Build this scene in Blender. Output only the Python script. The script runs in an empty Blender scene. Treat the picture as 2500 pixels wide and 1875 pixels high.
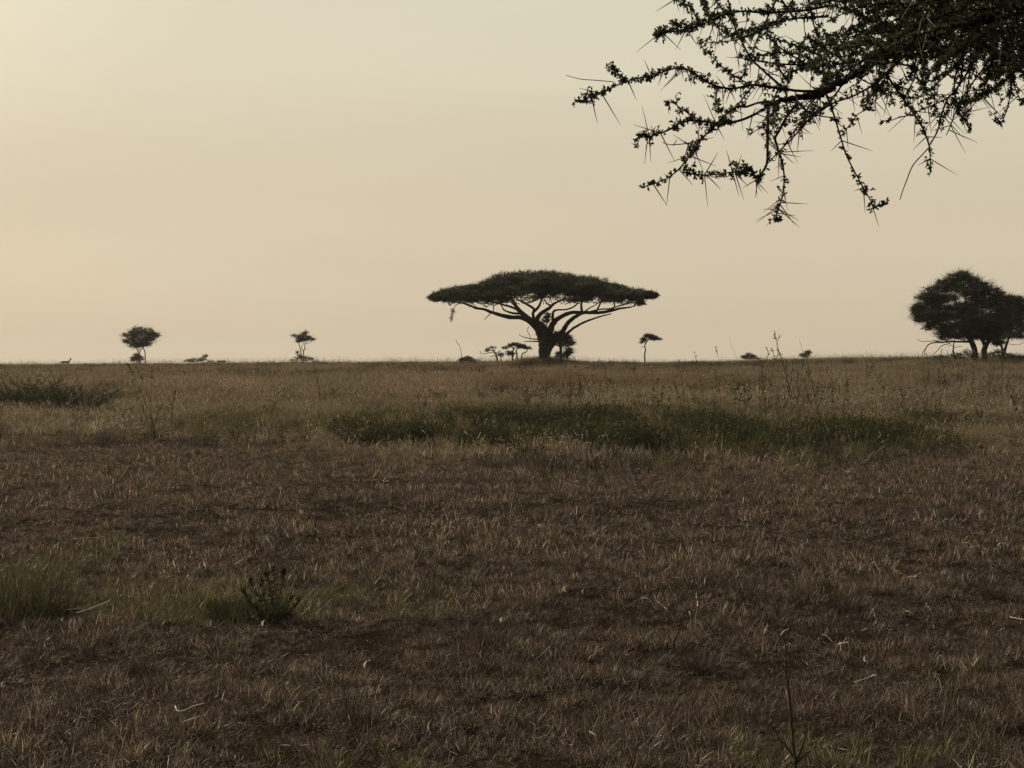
import bpy, bmesh, math, random
import numpy as np
from mathutils import Vector

rng = np.random.default_rng(7)
random.seed(7)
scene = bpy.context.scene
COL = scene.collection
R = math.radians

# ------------------------------------------------------------------ camera geometry
F = 3472.0            # focal length in units of a 2500-wide frame
CX, HY = 1250.0, 882.0
EYE = 1.70


def W(px, py, d):
    """world point at distance d along the view axis, seen in direction (px, py)"""
    return np.array([(px - CX) / F * d, d, EYE - (py - HY) / F * d])


# ------------------------------------------------------------------ noise + terrain
_perm = rng.random((256, 256))


def vnoise(x, y, scale, seed=0):
    x = np.asarray(x, float) / scale + 37.3 * seed + 1000
    y = np.asarray(y, float) / scale + 91.7 * seed + 1000
    xi = np.floor(x).astype(int)
    yi = np.floor(y).astype(int)
    fx = x - xi
    fy = y - yi
    fx = fx * fx * (3 - 2 * fx)
    fy = fy * fy * (3 - 2 * fy)
    a = _perm[xi % 256, yi % 256]
    b = _perm[(xi + 1) % 256, yi % 256]
    c = _perm[xi % 256, (yi + 1) % 256]
    d = _perm[(xi + 1) % 256, (yi + 1) % 256]
    return (a * (1 - fx) + b * fx) * (1 - fy) + (c * (1 - fx) + d * fx) * fy


def fbm(x, y, scale, seed=0, oct=3):
    s = 0
    a = 1
    t = 0
    for i in range(oct):
        s = s + a * vnoise(x, y, scale / 2 ** i, seed + i * 5)
        t += a
        a *= .5
    return s / t


def sstep(a, b, v):
    t = np.clip((v - a) / (b - a), 0, 1)
    return t * t * (3 - 2 * t)


_ky = [-60, 20, 30, 45, 60, 80, 100, 115, 125, 140, 155, 165, 200, 400, 900, 9000]
_kz = [0, 0, .04, .2, .42, .77, 1.07, 1.24, 1.27, 1.2, 1.14, 1.03, .6, -2, -6, -60]


def ground(x, y):
    x = np.asarray(x, float)
    y = np.asarray(y, float)
    z = 0
    for o in (-6, -3, 0, 3, 6):
        z = z + np.interp(y + o * np.clip(y / 60, .3, 1), _ky, _kz) / 5
    far = sstep(60, 105, y) * (1 - sstep(200, 400, y))
    z = z + .10 * np.exp(-(x / 22) ** 2) * far + .53 * sstep(12, 36, x) * far - .12 * sstep(-15, -40, x) * far
    z = z + .66 * np.exp(-(((x - 2.4) / 2.9) ** 2 + ((y - 108) / 4) ** 2))
    damp = 1 - sstep(150, 300, y)
    z = z + (.13 * (fbm(x, y, 2.2, 3) - .5) + .10 * (fbm(x, y, 9, 9, 2) - .5)) * damp
    return z


def d_at(px, py):
    """distance at which the ground is seen at (px, py)"""
    ds = np.concatenate([np.linspace(4, 40, 1500), np.linspace(40.1, 112, 1500)])
    xs = (px - CX) / F * ds
    ys = HY - F * (ground(xs, ds) - EYE) / ds
    k = np.where(ys <= py)[0]
    return float(ds[k[0]]) if len(k) else 110.0


# ------------------------------------------------------------------ materials
def mat(name):
    m = bpy.data.materials.new(name)
    m.use_nodes = True
    nt = m.node_tree
    nt.nodes.clear()
    out = nt.nodes.new('ShaderNodeOutputMaterial')
    return m, nt, out


def N(nt, typ, **kw):
    n = nt.nodes.new(typ)
    for k, v in kw.items():
        setattr(n, k, v)
    return n


def ramp(nt, stops, fac=None):
    r = N(nt, 'ShaderNodeValToRGB')
    els = r.color_ramp.elements
    while len(els) < len(stops):
        els.new(.5)
    for e, (p, c) in zip(els, stops):
        e.position = p
        e.color = (*c, 1)
    if fac is not None:
        nt.links.new(fac, r.inputs[0])
    return r


def noise(nt, scale, detail=3, src=None):
    n = N(nt, 'ShaderNodeTexNoise')
    n.inputs['Scale'].default_value = scale
    n.inputs['Detail'].default_value = detail
    if src is None:
        src = N(nt, 'ShaderNodeNewGeometry').outputs['Position']
    nt.links.new(src, n.inputs['Vector'])
    return n


def mixc(nt, a, b, fac, mode='MIX'):
    m = N(nt, 'ShaderNodeMix', data_type='RGBA', blend_type=mode)
    for s, v in ((m.inputs[0], fac), (m.inputs[6], a), (m.inputs[7], b)):
        if hasattr(v, 'is_output'):
            nt.links.new(v, s)
        elif isinstance(v, tuple):
            s.default_value = (*v, 1)
        else:
            s.default_value = v
    return m.outputs[2]


def blade_material(name, cols, patch=None, transl=.35, gloss=.06, rough=.45, mottle=0):
    """thin plant tissue: colour varies from blade to blade (attribute) and in metre-wide patches"""
    m, nt, out = mat(name)
    at = N(nt, 'ShaderNodeAttribute', attribute_name='tone')
    c = ramp(nt, cols, at.outputs['Fac']).outputs[0]
    if patch:
        nz = noise(nt, patch[1], 3)
        mr = N(nt, 'ShaderNodeMapRange')
        mr.inputs[1].default_value = .42
        mr.inputs[2].default_value = .62
        nt.links.new(nz.outputs['Fac'], mr.inputs[0])
        mul = N(nt, 'ShaderNodeMath', operation='MULTIPLY')
        nt.links.new(mr.outputs[0], mul.inputs[0])
        mul.inputs[1].default_value = patch[2]
        c = mixc(nt, c, patch[0], mul.outputs[0])
    if mottle:      # old grey tufts and fresh ones: every tuft has its own age
        oi = N(nt, 'ShaderNodeObjectInfo')
        n2 = noise(nt, 4.5, 2)
        av = N(nt, 'ShaderNodeMath', operation='MULTIPLY_ADD')
        nt.links.new(n2.outputs['Fac'], av.inputs[0])
        av.inputs[1].default_value = 2.2
        nt.links.new(oi.outputs['Random'], av.inputs[2])
        mm = N(nt, 'ShaderNodeMapRange')
        for i, v in enumerate((.9, 2.3, 1 - mottle, 1 + mottle * .75)):
            mm.inputs[i + 1].default_value = v
        nt.links.new(av.outputs[0], mm.inputs[0])
        c = mixc(nt, c, mm.outputs[0], 1.0, 'MULTIPLY')
    d = N(nt, 'ShaderNodeBsdfDiffuse')
    t = N(nt, 'ShaderNodeBsdfTranslucent')
    g = N(nt, 'ShaderNodeBsdfGlossy')
    g.inputs['Roughness'].default_value = rough
    g.inputs['Color'].default_value = (1, .95, .85, 1)
    nt.links.new(c, d.inputs[0])
    nt.links.new(c, t.inputs[0])
    m1 = N(nt, 'ShaderNodeMixShader')
    m1.inputs[0].default_value = transl
    nt.links.new(d.outputs[0], m1.inputs[1])
    nt.links.new(t.outputs[0], m1.inputs[2])
    m2 = N(nt, 'ShaderNodeMixShader')
    m2.inputs[0].default_value = gloss
    nt.links.new(m1.outputs[0], m2.inputs[1])
    nt.links.new(g.outputs[0], m2.inputs[2])
    nt.links.new(m2.outputs[0], out.inputs[0])
    return m


def bark_material(name, dark, light, scale):
    m, nt, out = mat(name)
    nz = noise(nt, scale, 5)
    c = ramp(nt, [(.3, dark), (.7, light)], nz.outputs['Fac'])
    b = N(nt, 'ShaderNodeBsdfPrincipled')
    b.inputs['Roughness'].default_value = .9
    b.inputs['Specular IOR Level'].default_value = .2
    nt.links.new(c.outputs[0], b.inputs['Base Color'])
    bp = N(nt, 'ShaderNodeBump')
    bp.inputs['Strength'].default_value = .6
    bp.inputs['Distance'].default_value = .4 / scale
    nt.links.new(nz.outputs['Fac'], bp.inputs['Height'])
    nt.links.new(bp.outputs[0], b.inputs['Normal'])
    nt.links.new(b.outputs[0], out.inputs[0])
    return m


M = {}
M['bark'] = bark_material('acacia_bark', (.028, .022, .018), (.075, .06, .048), 5)
M['twig'] = bark_material('twig_bark', (.010, .007, .006), (.034, .024, .018), 60)
M['thorn'] = bark_material('thorn_wood', (.10, .085, .07), (.2, .175, .15), 60)
M['weed_stem'] = bark_material('weed_stem', (.025, .02, .012), (.065, .05, .03), 40)
M['leaf_far'] = blade_material('acacia_leaf', [(0, (.014, .019, .012)), (.5, (.03, .038, .02)), (1, (.085, .092, .045))], transl=.25, gloss=.015)
M['leaf_near'] = blade_material('thorn_tree_leaf', [(0, (.035, .042, .018)), (.6, (.06, .068, .028)), (1, (.10, .10, .042))], transl=.3, gloss=.03)
M['weed_leaf'] = blade_material('weed_leaf', [(0, (.025, .035, .014)), (.6, (.045, .058, .022)), (1, (.08, .08, .035))], transl=.3, gloss=.03)
M['bush_leaf'] = blade_material('bush_leaf', [(0, (.022, .023, .011)), (.6, (.042, .042, .018)), (1, (.085, .078, .034))], transl=.3, gloss=.012)
GREY = (.20, .165, .125)
M['dry'] = blade_material('dry_grass', [(0, (.02, .0135, .0085)), (.42, (.055, .038, .0245)), (.72, (.15, .106, .071)), (.92, (.35, .26, .18)), (1, (.68, .56, .42))],
                          patch=((.085, .054, .036), .8, .4), transl=.46, gloss=.03, mottle=.72)
M['tall'] = blade_material('tall_dry_grass', [(0, (.06, .042, .024)), (.4, (.135, .096, .056)), (.8, (.25, .185, .115)), (1, (.55, .44, .3))],
                           patch=((.12, .094, .046), .22, .65), transl=.48, gloss=.02, mottle=.35)
M['russet'] = blade_material('russet_grass', [(0, (.10, .058, .027)), (.5, (.16, .10, .045)), (1, (.25, .17, .09))], transl=.35, gloss=.03)
M['olive'] = blade_material('olive_tussock', [(0, (.028, .027, .012)), (.6, (.06, .055, .024)), (1, (.15, .12, .065))], transl=.3, gloss=.012)
M['head'] = blade_material('seed_head', [(0, (.3, .24, .16)), (.6, (.45, .38, .27)), (1, (.65, .58, .46))], transl=.5, gloss=.04)
M['green'] = blade_material('green_grass', [(0, (.055, .05, .017)), (.5, (.105, .09, .032)), (.85, (.18, .147, .06)), (1, (.32, .26, .14))],
                            patch=((.10, .08, .04), .6, .5), transl=.4, gloss=.04)
M['herb'] = blade_material('herb_leaf', [(0, (.03, .034, .012)), (.5, (.056, .06, .02)), (1, (.12, .11, .045))],
                           patch=((.08, .065, .03), .7, .7), transl=.35, gloss=.012)
M['dark_tuft'] = blade_material('old_shaded_grass', [(0, (.022, .016, .012)), (.6, (.05, .038, .027)), (1, (.12, .09, .066))], transl=.25, gloss=.03)  # old grey grass, with the dense shade inside the tufts also in the colour
M['pale'] = blade_material('pale_dry_leaf', [(0, (.5, .43, .33)), (1, (.75, .68, .56))], transl=.35, gloss=.08)

# soil
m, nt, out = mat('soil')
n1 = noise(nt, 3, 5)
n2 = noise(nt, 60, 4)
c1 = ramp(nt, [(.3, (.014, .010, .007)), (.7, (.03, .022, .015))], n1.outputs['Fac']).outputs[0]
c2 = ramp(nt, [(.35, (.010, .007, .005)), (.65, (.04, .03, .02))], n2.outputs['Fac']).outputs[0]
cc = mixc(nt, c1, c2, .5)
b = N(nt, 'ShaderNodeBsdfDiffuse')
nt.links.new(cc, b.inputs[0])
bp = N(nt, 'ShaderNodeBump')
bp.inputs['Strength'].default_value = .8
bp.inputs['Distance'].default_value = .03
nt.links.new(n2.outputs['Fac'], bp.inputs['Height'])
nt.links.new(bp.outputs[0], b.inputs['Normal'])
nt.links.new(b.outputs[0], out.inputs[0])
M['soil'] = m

# gazelle coat: tan with dark flank stripe and white belly, along the body's own height
m, nt, out = mat('gazelle_coat')
tc = N(nt, 'ShaderNodeTexCoord')
sp = N(nt, 'ShaderNodeSeparateXYZ')
nt.links.new(tc.outputs['Object'], sp.inputs[0])
mr = N(nt, 'ShaderNodeMapRange')
mr.inputs[1].default_value = .3
mr.inputs[2].default_value = .7
nt.links.new(sp.outputs[2], mr.inputs[0])
cr = ramp(nt, [(0, (.2, .14, .09)), (.2, (.5, .46, .4)), (.36, (.5, .46, .4)), (.4, (.03, .022, .018)), (.55, (.035, .025, .02)), (.6, (.16, .09, .045)), (1, (.14, .08, .045))], mr.outputs[0])
b = N(nt, 'ShaderNodeBsdfPrincipled')
b.inputs['Roughness'].default_value = .8
nt.links.new(cr.outputs[0], b.inputs['Base Color'])
nt.links.new(b.outputs[0], out.inputs[0])
M['coat'] = m


# ------------------------------------------------------------------ mesh building
class MB:
    """collects vertices, faces and a per-vertex tone, then links ONE mesh object"""

    def __init__(s):
        s.v, s.f, s.t, s.n = [], [], [], 0

    def add(s, v, f, tone=.5):
        v = np.asarray(v, float).reshape(-1, 3)
        f = np.asarray(f, int)
        s.v.append(v)
        s.f.append(f + s.n)
        t = np.full(len(v), tone) if np.isscalar(tone) else np.asarray(tone, float)
        s.t.append(t)
        s.n += len(v)

    def mesh(s, name, material, origin=(0, 0, 0), smooth=False):
        me = bpy.data.meshes.new(name)
        v = np.concatenate(s.v) - np.asarray(origin, float)
        me.vertices.add(len(v))
        me.vertices.foreach_set('co', v.astype(np.float32).ravel())
        loops, starts, k = [], [], 0
        for f in s.f:
            if f.size == 0:
                continue
            w = f.shape[1]
            loops.append(f.ravel())
            starts.append(k + np.arange(len(f)) * w)
            k += f.size
        loops = np.concatenate(loops).astype(np.int32)
        starts = np.concatenate(starts).astype(np.int32)
        me.loops.add(len(loops))
        me.loops.foreach_set('vertex_index', loops)
        me.polygons.add(len(starts))
        me.polygons.foreach_set('loop_start', starts)
        a = me.attributes.new('tone', 'FLOAT', 'POINT')
        a.data.foreach_set('value', np.concatenate(s.t).astype(np.float32))
        me.update(calc_edges=True)
        me.validate()
        if smooth:
            me.polygons.foreach_set('use_smooth', np.ones(len(starts), bool))
        me.materials.append(material)
        return me

    def obj(s, name, material, parent=None, loc=(0, 0, 0), smooth=False):
        """vertices are in world space; loc becomes the object's origin"""
        org = np.asarray(loc, float)
        o = bpy.data.objects.new(name, s.mesh(name, material, org, smooth))
        COL.objects.link(o)
        if parent is not None:
            o.parent = parent
            base = np.zeros(3)
            p = parent
            while p is not None:
                base = base + np.array(p.location)
                p = p.parent
            o.location = org - base
        else:
            o.location = org
        return o


def thing(name, label, cat, loc, group=None):
    o = bpy.data.objects.new(name, None)
    o.empty_display_size = .2
    COL.objects.link(o)
    o.location = loc
    return tag(o, label, cat, group)


def tag(o, label, cat, group=None, kind=None):
    o['label'] = label
    o['category'] = cat
    if group:
        o['group'] = group
    if kind:
        o['kind'] = kind
    return o


def smooth_path(pts, n=4):
    """Catmull-Rom through the rows of pts (any number of columns)"""
    p = np.asarray(pts, float)
    if len(p) < 3:
        t = np.linspace(0, 1, n + 1)[:, None]
        return p[0] * (1 - t) + p[-1] * t
    q = np.vstack([2 * p[0] - p[1], p, 2 * p[-1] - p[-2]])
    o = []
    for i in range(1, len(q) - 2):
        for k in range(n):
            t = k / n
            a, b, c, d = q[i - 1], q[i], q[i + 1], q[i + 2]
            o.append(.5 * (2 * b + (c - a) * t + (2 * a - 5 * b + 4 * c - d) * t * t + (3 * b - a - 3 * c + d) * t ** 3))
    o.append(p[-1])
    return np.array(o)


def tube(mb, pts, rad, sides=6, tone=.5):
    p = np.asarray(pts, float)
    r = np.asarray(rad, float) if not np.isscalar(rad) else np.full(len(p), rad)
    t = np.gradient(p, axis=0)
    t /= np.linalg.norm(t, axis=1)[:, None] + 1e-12
    u = np.cross(t, np.array([.31, .22, .93]))
    bad = np.linalg.norm(u, axis=1) < .1
    u[bad] = np.cross(t[bad], np.array([.9, -.3, .1]))
    u /= np.linalg.norm(u, axis=1)[:, None]
    for i in range(1, len(u)):                      # transport the frame so the tube does not twist
        w = u[i - 1] - t[i] * np.dot(u[i - 1], t[i])
        if np.linalg.norm(w) > 1e-6:
            u[i] = w / np.linalg.norm(w)
    w = np.cross(t, u)
    a = np.arange(sides) / sides * 2 * np.pi
    ring = p[:, None] + r[:, None, None] * (np.cos(a)[None, :, None] * u[:, None] + np.sin(a)[None, :, None] * w[:, None])
    n = len(p)
    i, j = np.meshgrid(np.arange(n - 1), np.arange(sides), indexing='ij')
    f = np.stack([i * sides + j, i * sides + (j + 1) % sides, (i + 1) * sides + (j + 1) % sides, (i + 1) * sides + j], -1).reshape(-1, 4)
    mb.add(ring.reshape(-1, 3), f, tone)
    mb.add(ring[-1], np.arange(sides)[None], tone)
    mb.add(ring[0], np.arange(sides)[::-1][None], tone)


def unit(v):
    return v / (np.linalg.norm(v, axis=-1, keepdims=True) + 1e-9)


def rand_dirs(n, flat=1.0, g=None):
    g = g or rng
    v = g.normal(size=(n, 3))
    v[:, 2] *= flat
    return unit(v)


def leaves(mb, pos, dirs, length, width, tone, g=None, blunt=False):
    """diamond leaves: base at pos, pointing along dirs"""
    g = g or rng
    n = len(pos)
    L = np.broadcast_to(length, n)[:, None]
    Wd = np.broadcast_to(width, n)[:, None]
    s = unit(np.cross(dirs, rand_dirs(n, 1, g)))
    mid = pos + dirs * L * .55
    if blunt:
        a, b_ = pos + dirs * L * .3, pos + dirs * L * .82
        v = np.stack([pos, a + s * Wd * .5, b_ + s * Wd * .48, pos + dirs * L, b_ - s * Wd * .48, a - s * Wd * .5], 1).reshape(-1, 3)
        mb.add(v, np.arange(n * 6).reshape(n, 6), np.repeat(np.broadcast_to(tone, n), 6))
        return
    v = np.stack([pos, mid + s * Wd * .5, pos + dirs * L, mid - s * Wd * .5], 1).reshape(-1, 3)
    f = np.arange(n * 4).reshape(n, 4)
    mb.add(v, f, np.repeat(np.broadcast_to(tone, n), 4))


def spikes(mb, pos, dirs, length, width, tone, g=None):
    """narrow triangles: cheap leafy twigs for far crowns"""
    g = g or rng
    n = len(pos)
    L = np.broadcast_to(length, n)[:, None]
    Wd = np.broadcast_to(width, n)[:, None]
    s = unit(np.cross(dirs, rand_dirs(n, 1, g)))
    v = np.stack([pos - s * Wd * .5, pos + s * Wd * .5, pos + dirs * L], 1).reshape(-1, 3)
    mb.add(v, np.arange(n * 3).reshape(n, 3), np.repeat(np.broadcast_to(tone, n), 3))


def ribbons(mb, base, az, lean, curl, h, w, tone, g=None):
    """grass blades: base (n,2|3), azimuth, lean and extra bend in radians, height, width, tone"""
    g = g or rng
    n = len(az)
    b = np.zeros((n, 3))
    b[:, :base.shape[1]] = base
    ts = np.array([0, .35, .7, 1.0])
    ws = np.array([.8, 1, .75, .12])
    d = np.stack([np.cos(az), np.sin(az), np.zeros(n)], 1)
    yaw = az + np.pi / 2 + g.normal(0, .6, n)
    s = np.stack([np.cos(yaw), np.sin(yaw), np.zeros(n)], 1)
    P = [b]
    prev = 0
    for k in range(1, 4):
        ang = lean + curl * ts[k]
        step = (ts[k] - prev) * h
        prev = ts[k]
        P.append(P[-1] + d * (np.sin(ang) * step)[:, None] + np.array([0, 0, 1]) * (np.cos(ang) * step)[:, None])
    V = []
    for k in range(4):
        V += [P[k] - s * (w * ws[k] * .5)[:, None], P[k] + s * (w * ws[k] * .5)[:, None]]
    V = np.stack(V, 1).reshape(-1, 3)
    i = np.arange(n)[:, None] * 8
    f = np.concatenate([i + np.array([[0, 1, 3, 2]]), i + np.array([[2, 3, 5, 4]]), i + np.array([[4, 5, 7, 6]])], 0)
    mb.add(V, f, np.repeat(tone, 8))
    return P[3], unit(P[3] - P[2])

# ------------------------------------------------------------------ camera, sun, sky, haze
cam = bpy.data.cameras.new('camera')
cam_o = bpy.data.objects.new('camera', cam)
COL.objects.link(cam_o)
cam_o.location = (0, 0, EYE)
cam_o.rotation_euler = (R(90), 0, 0)
cam.sensor_width = 36
cam.lens = 36 * F / 2500
cam.shift_y = -(937.5 - HY) / 2500
cam.clip_start = .05
cam.clip_end = 20000
scene.camera = cam_o

SUN_EL, SUN_AZ = 28, -40          # degrees; azimuth from the view direction, negative to the left
sun = bpy.data.lights.new('sun', 'SUN')
sun_o = bpy.data.objects.new('sun', sun)
COL.objects.link(sun_o)
sun.energy = 4.0
sun.angle = R(.6)
sun.color = (1, .86, .66)
sd = Vector((math.sin(R(SUN_AZ)) * math.cos(R(SUN_EL)), math.cos(R(SUN_AZ)) * math.cos(R(SUN_EL)), math.sin(R(SUN_EL))))
sun_o.rotation_euler = (-sd).to_track_quat('-Z', 'Y').to_euler()
sun_o.location = (-40, 40, 60)

world = bpy.data.worlds.new('World')
scene.world = world
world.use_nodes = True
nt = world.node_tree
bg = nt.nodes['Background']
bg.inputs[1].default_value = .1
sky = N(nt, 'ShaderNodeTexSky', sky_type='NISHITA')
sky.sun_disc = False
sky.sun_elevation = R(SUN_EL)
sky.sun_rotation = R(SUN_AZ)
sky.dust_density = 3
sky.air_density = 1
sky.ozone_density = 1
# a high veil of dust in front of the clear sky: thick and tan at the horizon, thinner overhead
tc = N(nt, 'ShaderNodeTexCoord')
sp = N(nt, 'ShaderNodeSeparateXYZ')
nt.links.new(tc.outputs['Generated'], sp.inputs[0])
VEIL = [(0, (5.85, 4.95, 3.6)), (.09, (6.15, 5.32, 3.95)), (.25, (6.75, 6.27, 4.85)), (.5, (5.6, 5.7, 5.2)), (1, (4.2, 4.6, 4.8))]
vr = ramp(nt, [(p, tuple(c / 10 for c in col)) for p, col in VEIL], sp.outputs[2])
vr.color_ramp.interpolation = 'EASE'
# faint streaks of uneven thickness in the dust
mp = N(nt, 'ShaderNodeMapping')
mp.inputs['Scale'].default_value = (1.2, 1.2, 9)
nt.links.new(tc.outputs['Generated'], mp.inputs[0])
sn = noise(nt, 1.6, 3, mp.outputs[0])
sm = N(nt, 'ShaderNodeMapRange')
for i, v in enumerate((.3, .7, .97, 1.03)):
    sm.inputs[i + 1].default_value = v
nt.links.new(sn.outputs['Fac'], sm.inputs[0])
# dust scatters forwards: the sky is brightest on the sun's side and dimmer behind the viewer
dp = N(nt, 'ShaderNodeVectorMath', operation='DOT_PRODUCT')
dp.inputs[1].default_value = tuple(sd)
nt.links.new(tc.outputs['Generated'], dp.inputs[0])
fs = N(nt, 'ShaderNodeMapRange', interpolation_type='SMOOTHSTEP')
for i, v in enumerate((-.7, .45, .30, 1.0)):
    fs.inputs[i + 1].default_value = v
nt.links.new(dp.outputs['Value'], fs.inputs[0])
veil = mixc(nt, vr.outputs[0], sm.outputs[0], 1.0, 'MULTIPLY')
tint = mixc(nt, sky.outputs[0], (.06, .05, .03), 1.0, 'MULTIPLY')
veil = mixc(nt, veil, fs.outputs[0], 1.0, 'MULTIPLY')
gl = N(nt, 'ShaderNodeMapRange', interpolation_type='SMOOTHSTEP')
for i, v in enumerate((.86, .99, 1.0, 1.2)):
    gl.inputs[i + 1].default_value = v
nt.links.new(dp.outputs['Value'], gl.inputs[0])
veil = mixc(nt, veil, gl.outputs[0], 1.0, 'MULTIPLY')
ten = mixc(nt, veil, (10, 10, 10), 1.0, 'MULTIPLY')
tot = mixc(nt, ten, tint, 1.0, 'ADD')
nt.links.new(tot, bg.inputs[0])

vs = scene.view_settings
vs.view_transform = 'Standard'
vs.look = 'None'
vs.exposure = 0
vs.gamma = 1
vs.use_curve_mapping = False
scene.cycles.max_bounces = 8
scene.cycles.transparent_max_bounces = 8
scene.cycles.volume_bounces = 1
scene.cycles.use_denoising = True
scene.cycles.denoiser = 'OPENIMAGEDENOISE'
scene.cycles.denoising_input_passes = 'RGB_ALBEDO_NORMAL'
scene.cycles.denoising_prefilter = 'ACCURATE'

bm = bmesh.new()
bmesh.ops.create_cube(bm, size=1)
for v in bm.verts:
    v.co = Vector((v.co.x * 900, v.co.y * 900 + 430, -9 if v.co.z < 0 else 11.5))
me = bpy.data.meshes.new('haze')
bm.to_mesh(me)
bm.free()
haze = bpy.data.objects.new('haze', me)
COL.objects.link(haze)
tag(haze, 'thin tan dust haze over the plain', 'haze', kind='stuff')
m, nt, out = mat('dust_haze')
pv = N(nt, 'ShaderNodeVolumePrincipled')
pv.inputs['Color'].default_value = (.95, .92, .86, 1)
pv.inputs['Density'].default_value = HAZE_DENSITY = .00014
pv.inputs['Anisotropy'].default_value = .4
nt.links.new(pv.outputs[0], out.inputs['Volume'])
me.materials.append(m)

# ------------------------------------------------------------------ ground sheet
gx = np.concatenate([-np.geomspace(60, 9000, 24)[::-1], np.linspace(-58, -15, 28), np.linspace(-14, 14, 94), np.linspace(15, 58, 28), np.geomspace(60, 9000, 24)])
gy = np.concatenate([np.linspace(-60, 2, 22), np.linspace(2.3, 34, 106), np.linspace(35, 170, 110), np.geomspace(174, 9000, 40)])
X, Y = np.meshgrid(gx, gy)
Z = ground(X, Y)
nx, ny = len(gx), len(gy)
g_mb = MB()
i, j = np.meshgrid(np.arange(ny - 1), np.arange(nx - 1), indexing='ij')
g_mb.add(np.stack([X, Y, Z], -1).reshape(-1, 3), np.stack([i * nx + j, i * nx + j + 1, (i + 1) * nx + j + 1, (i + 1) * nx + j], -1).reshape(-1, 4))
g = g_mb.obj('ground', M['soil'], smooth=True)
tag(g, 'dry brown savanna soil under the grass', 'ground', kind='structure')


# ------------------------------------------------------------------ grass: tuft kinds, scattered over the plain
def proto_collection(name, makers, material, n):
    c = bpy.data.collections.new(name)
    for k in range(n):
        mb = MB()
        makers(mb, np.random.default_rng(100 + k))
        o = bpy.data.objects.new(name + '_tuft', mb.mesh(name + '_tuft', material))
        c.objects.link(o)
    return c


def tuft(n, rad, h0, h1, lean, curl, w0, w1, flatfrac=0.0):
    def f(mb, g):
        r = rad * np.sqrt(g.random(n)) * (1 + .3 * g.normal(size=n))
        a = g.random(n) * 2 * np.pi
        base = np.stack([r * np.cos(a), r * np.sin(a)], 1)
        az = a + g.normal(0, 1.1, n)
        h = h0 + (h1 - h0) * g.random(n) ** 1.4
        le = np.abs(g.normal(0, lean, n))
        flat = g.random(n) < flatfrac
        le[flat] = g.uniform(1.15, 1.5, flat.sum())
        cu = np.abs(g.normal(0, curl, n))
        cu[flat] *= .2
        b3 = np.concatenate([base, np.full((n, 1), -.01)], 1)
        b3[flat, 2] = g.uniform(.003, .03, flat.sum())
        tone = g.random(n) ** 1.1
        ribbons(mb, b3, az, le, cu, h, g.uniform(w0, w1, n), tone, g)
    return f


def tall_tuft(n, rad, h0, h1, lean, curl, w0, w1, stems, hs0, hs1):
    base_f = tuft(n, rad, h0, h1, lean, curl, w0, w1)

    def f(mb, g):
        base_f(mb, g)
        r = rad * np.sqrt(g.random(stems))
        a = g.random(stems) * 2 * np.pi
        b = np.stack([r * np.cos(a), r * np.sin(a)], 1)
        tip, d = ribbons(mb, b, g.random(stems) * 6.28, np.abs(g.normal(0, .16, stems)), np.abs(g.normal(0, .35, stems)),
                         g.uniform(hs0, hs1, stems), np.full(stems, w0 * .8), g.uniform(.2, .6, stems), g)
        for k in range(6):      # loose seed plume
            dd = unit(d * .9 + g.normal(0, .35, (stems, 3)))
            spikes(mb, tip - d * .018 * k, dd, g.uniform(.03, .07, stems), w1 * 1.2, g.uniform(.5, 1, stems), g)
    return f


def heads(n, rad, h0, h1, hs=1.0):
    """drooping pale seed heads on thin stems"""
    def f(mb, g):
        r = rad * np.sqrt(g.random(n))
        a = g.random(n) * 2 * np.pi
        b = np.stack([r * np.cos(a), r * np.sin(a)], 1)
        tip, d = ribbons(mb, b, g.random(n) * 6.28, np.abs(g.normal(0, .3, n)), np.abs(g.normal(0, .6, n)), g.uniform(h0, h1, n), np.full(n, .003), np.full(n, .1), g)
        for q in range(n):
            p = tip[q] + np.zeros((1, 3))
            v = d[q].copy()
            for s in range(5):
                v = unit(v + np.array([0, 0, -.14]) + g.normal(0, .12, 3))
                e = p + v * .016 * hs
                leaves(mb, p, v[None], .026 * hs, .009 * hs, g.uniform(.3, 1), g)
                p = e
    return f


def herb(n, rad, h0, h1, leaf):
    def f(mb, g):
        for q in range(n):
            a = g.random() * 6.28
            r = rad * math.sqrt(g.random())
            h = g.uniform(h0, h1)
            b = np.array([r * math.cos(a), r * math.sin(a), 0])
            d = unit(np.array([math.cos(a), math.sin(a), 0]) * g.uniform(.2, .9) + g.normal(0, .3, 3) + np.array([0, 0, 1.0]))
            e = b + d * h
            k = int(7 + h * 25)
            t = g.uniform(.2, 1, k)[:, None]
            P = b + (e - b) * t + g.normal(0, .012, (k, 3))
            D = unit(rand_dirs(k, .7, g) + np.array([0, 0, .35]))
            leaves(mb, P, D, g.uniform(.6, 1.2, k) * leaf, g.uniform(.25, .45, k) * leaf, g.random(k), g)
            spikes(mb, b[None], d[None], h, .004, .1, g)
    return f


K = {}
K['stubble'] = proto_collection('stubble', tuft(56, .052, .02, .082, .56, .95, .0015, .0032, .08), M['dry'], 8)
K['medium'] = proto_collection('medium', tuft(50, .045, .05, .11, .34, .7, .0016, .0032, .02), M['dry'], 6)
K['litter'] = proto_collection('litter', tuft(26, .11, .015, .05, 1.3, .2, .0016, .0034, 1.0), M['dry'], 6)
K['darktuft'] = proto_collection('darktuft', tuft(60, .07, .05, .17, .45, .5, .0025, .005, .05), M['dark_tuft'], 5)
K['greenshort'] = proto_collection('greenshort', tuft(36, .06, .04, .14, .5, .6, .003, .006, .05), M['green'], 6)
K['greentall'] = proto_collection('greentall', tall_tuft(46, .12, .14, .40, .3, .6, .004, .008, 3, .35, .55), M['green'], 6)
K['darkherb'] = proto_collection('darkherb', herb(46, .26, .16, .52, .055), M['bush_leaf'], 6)
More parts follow.
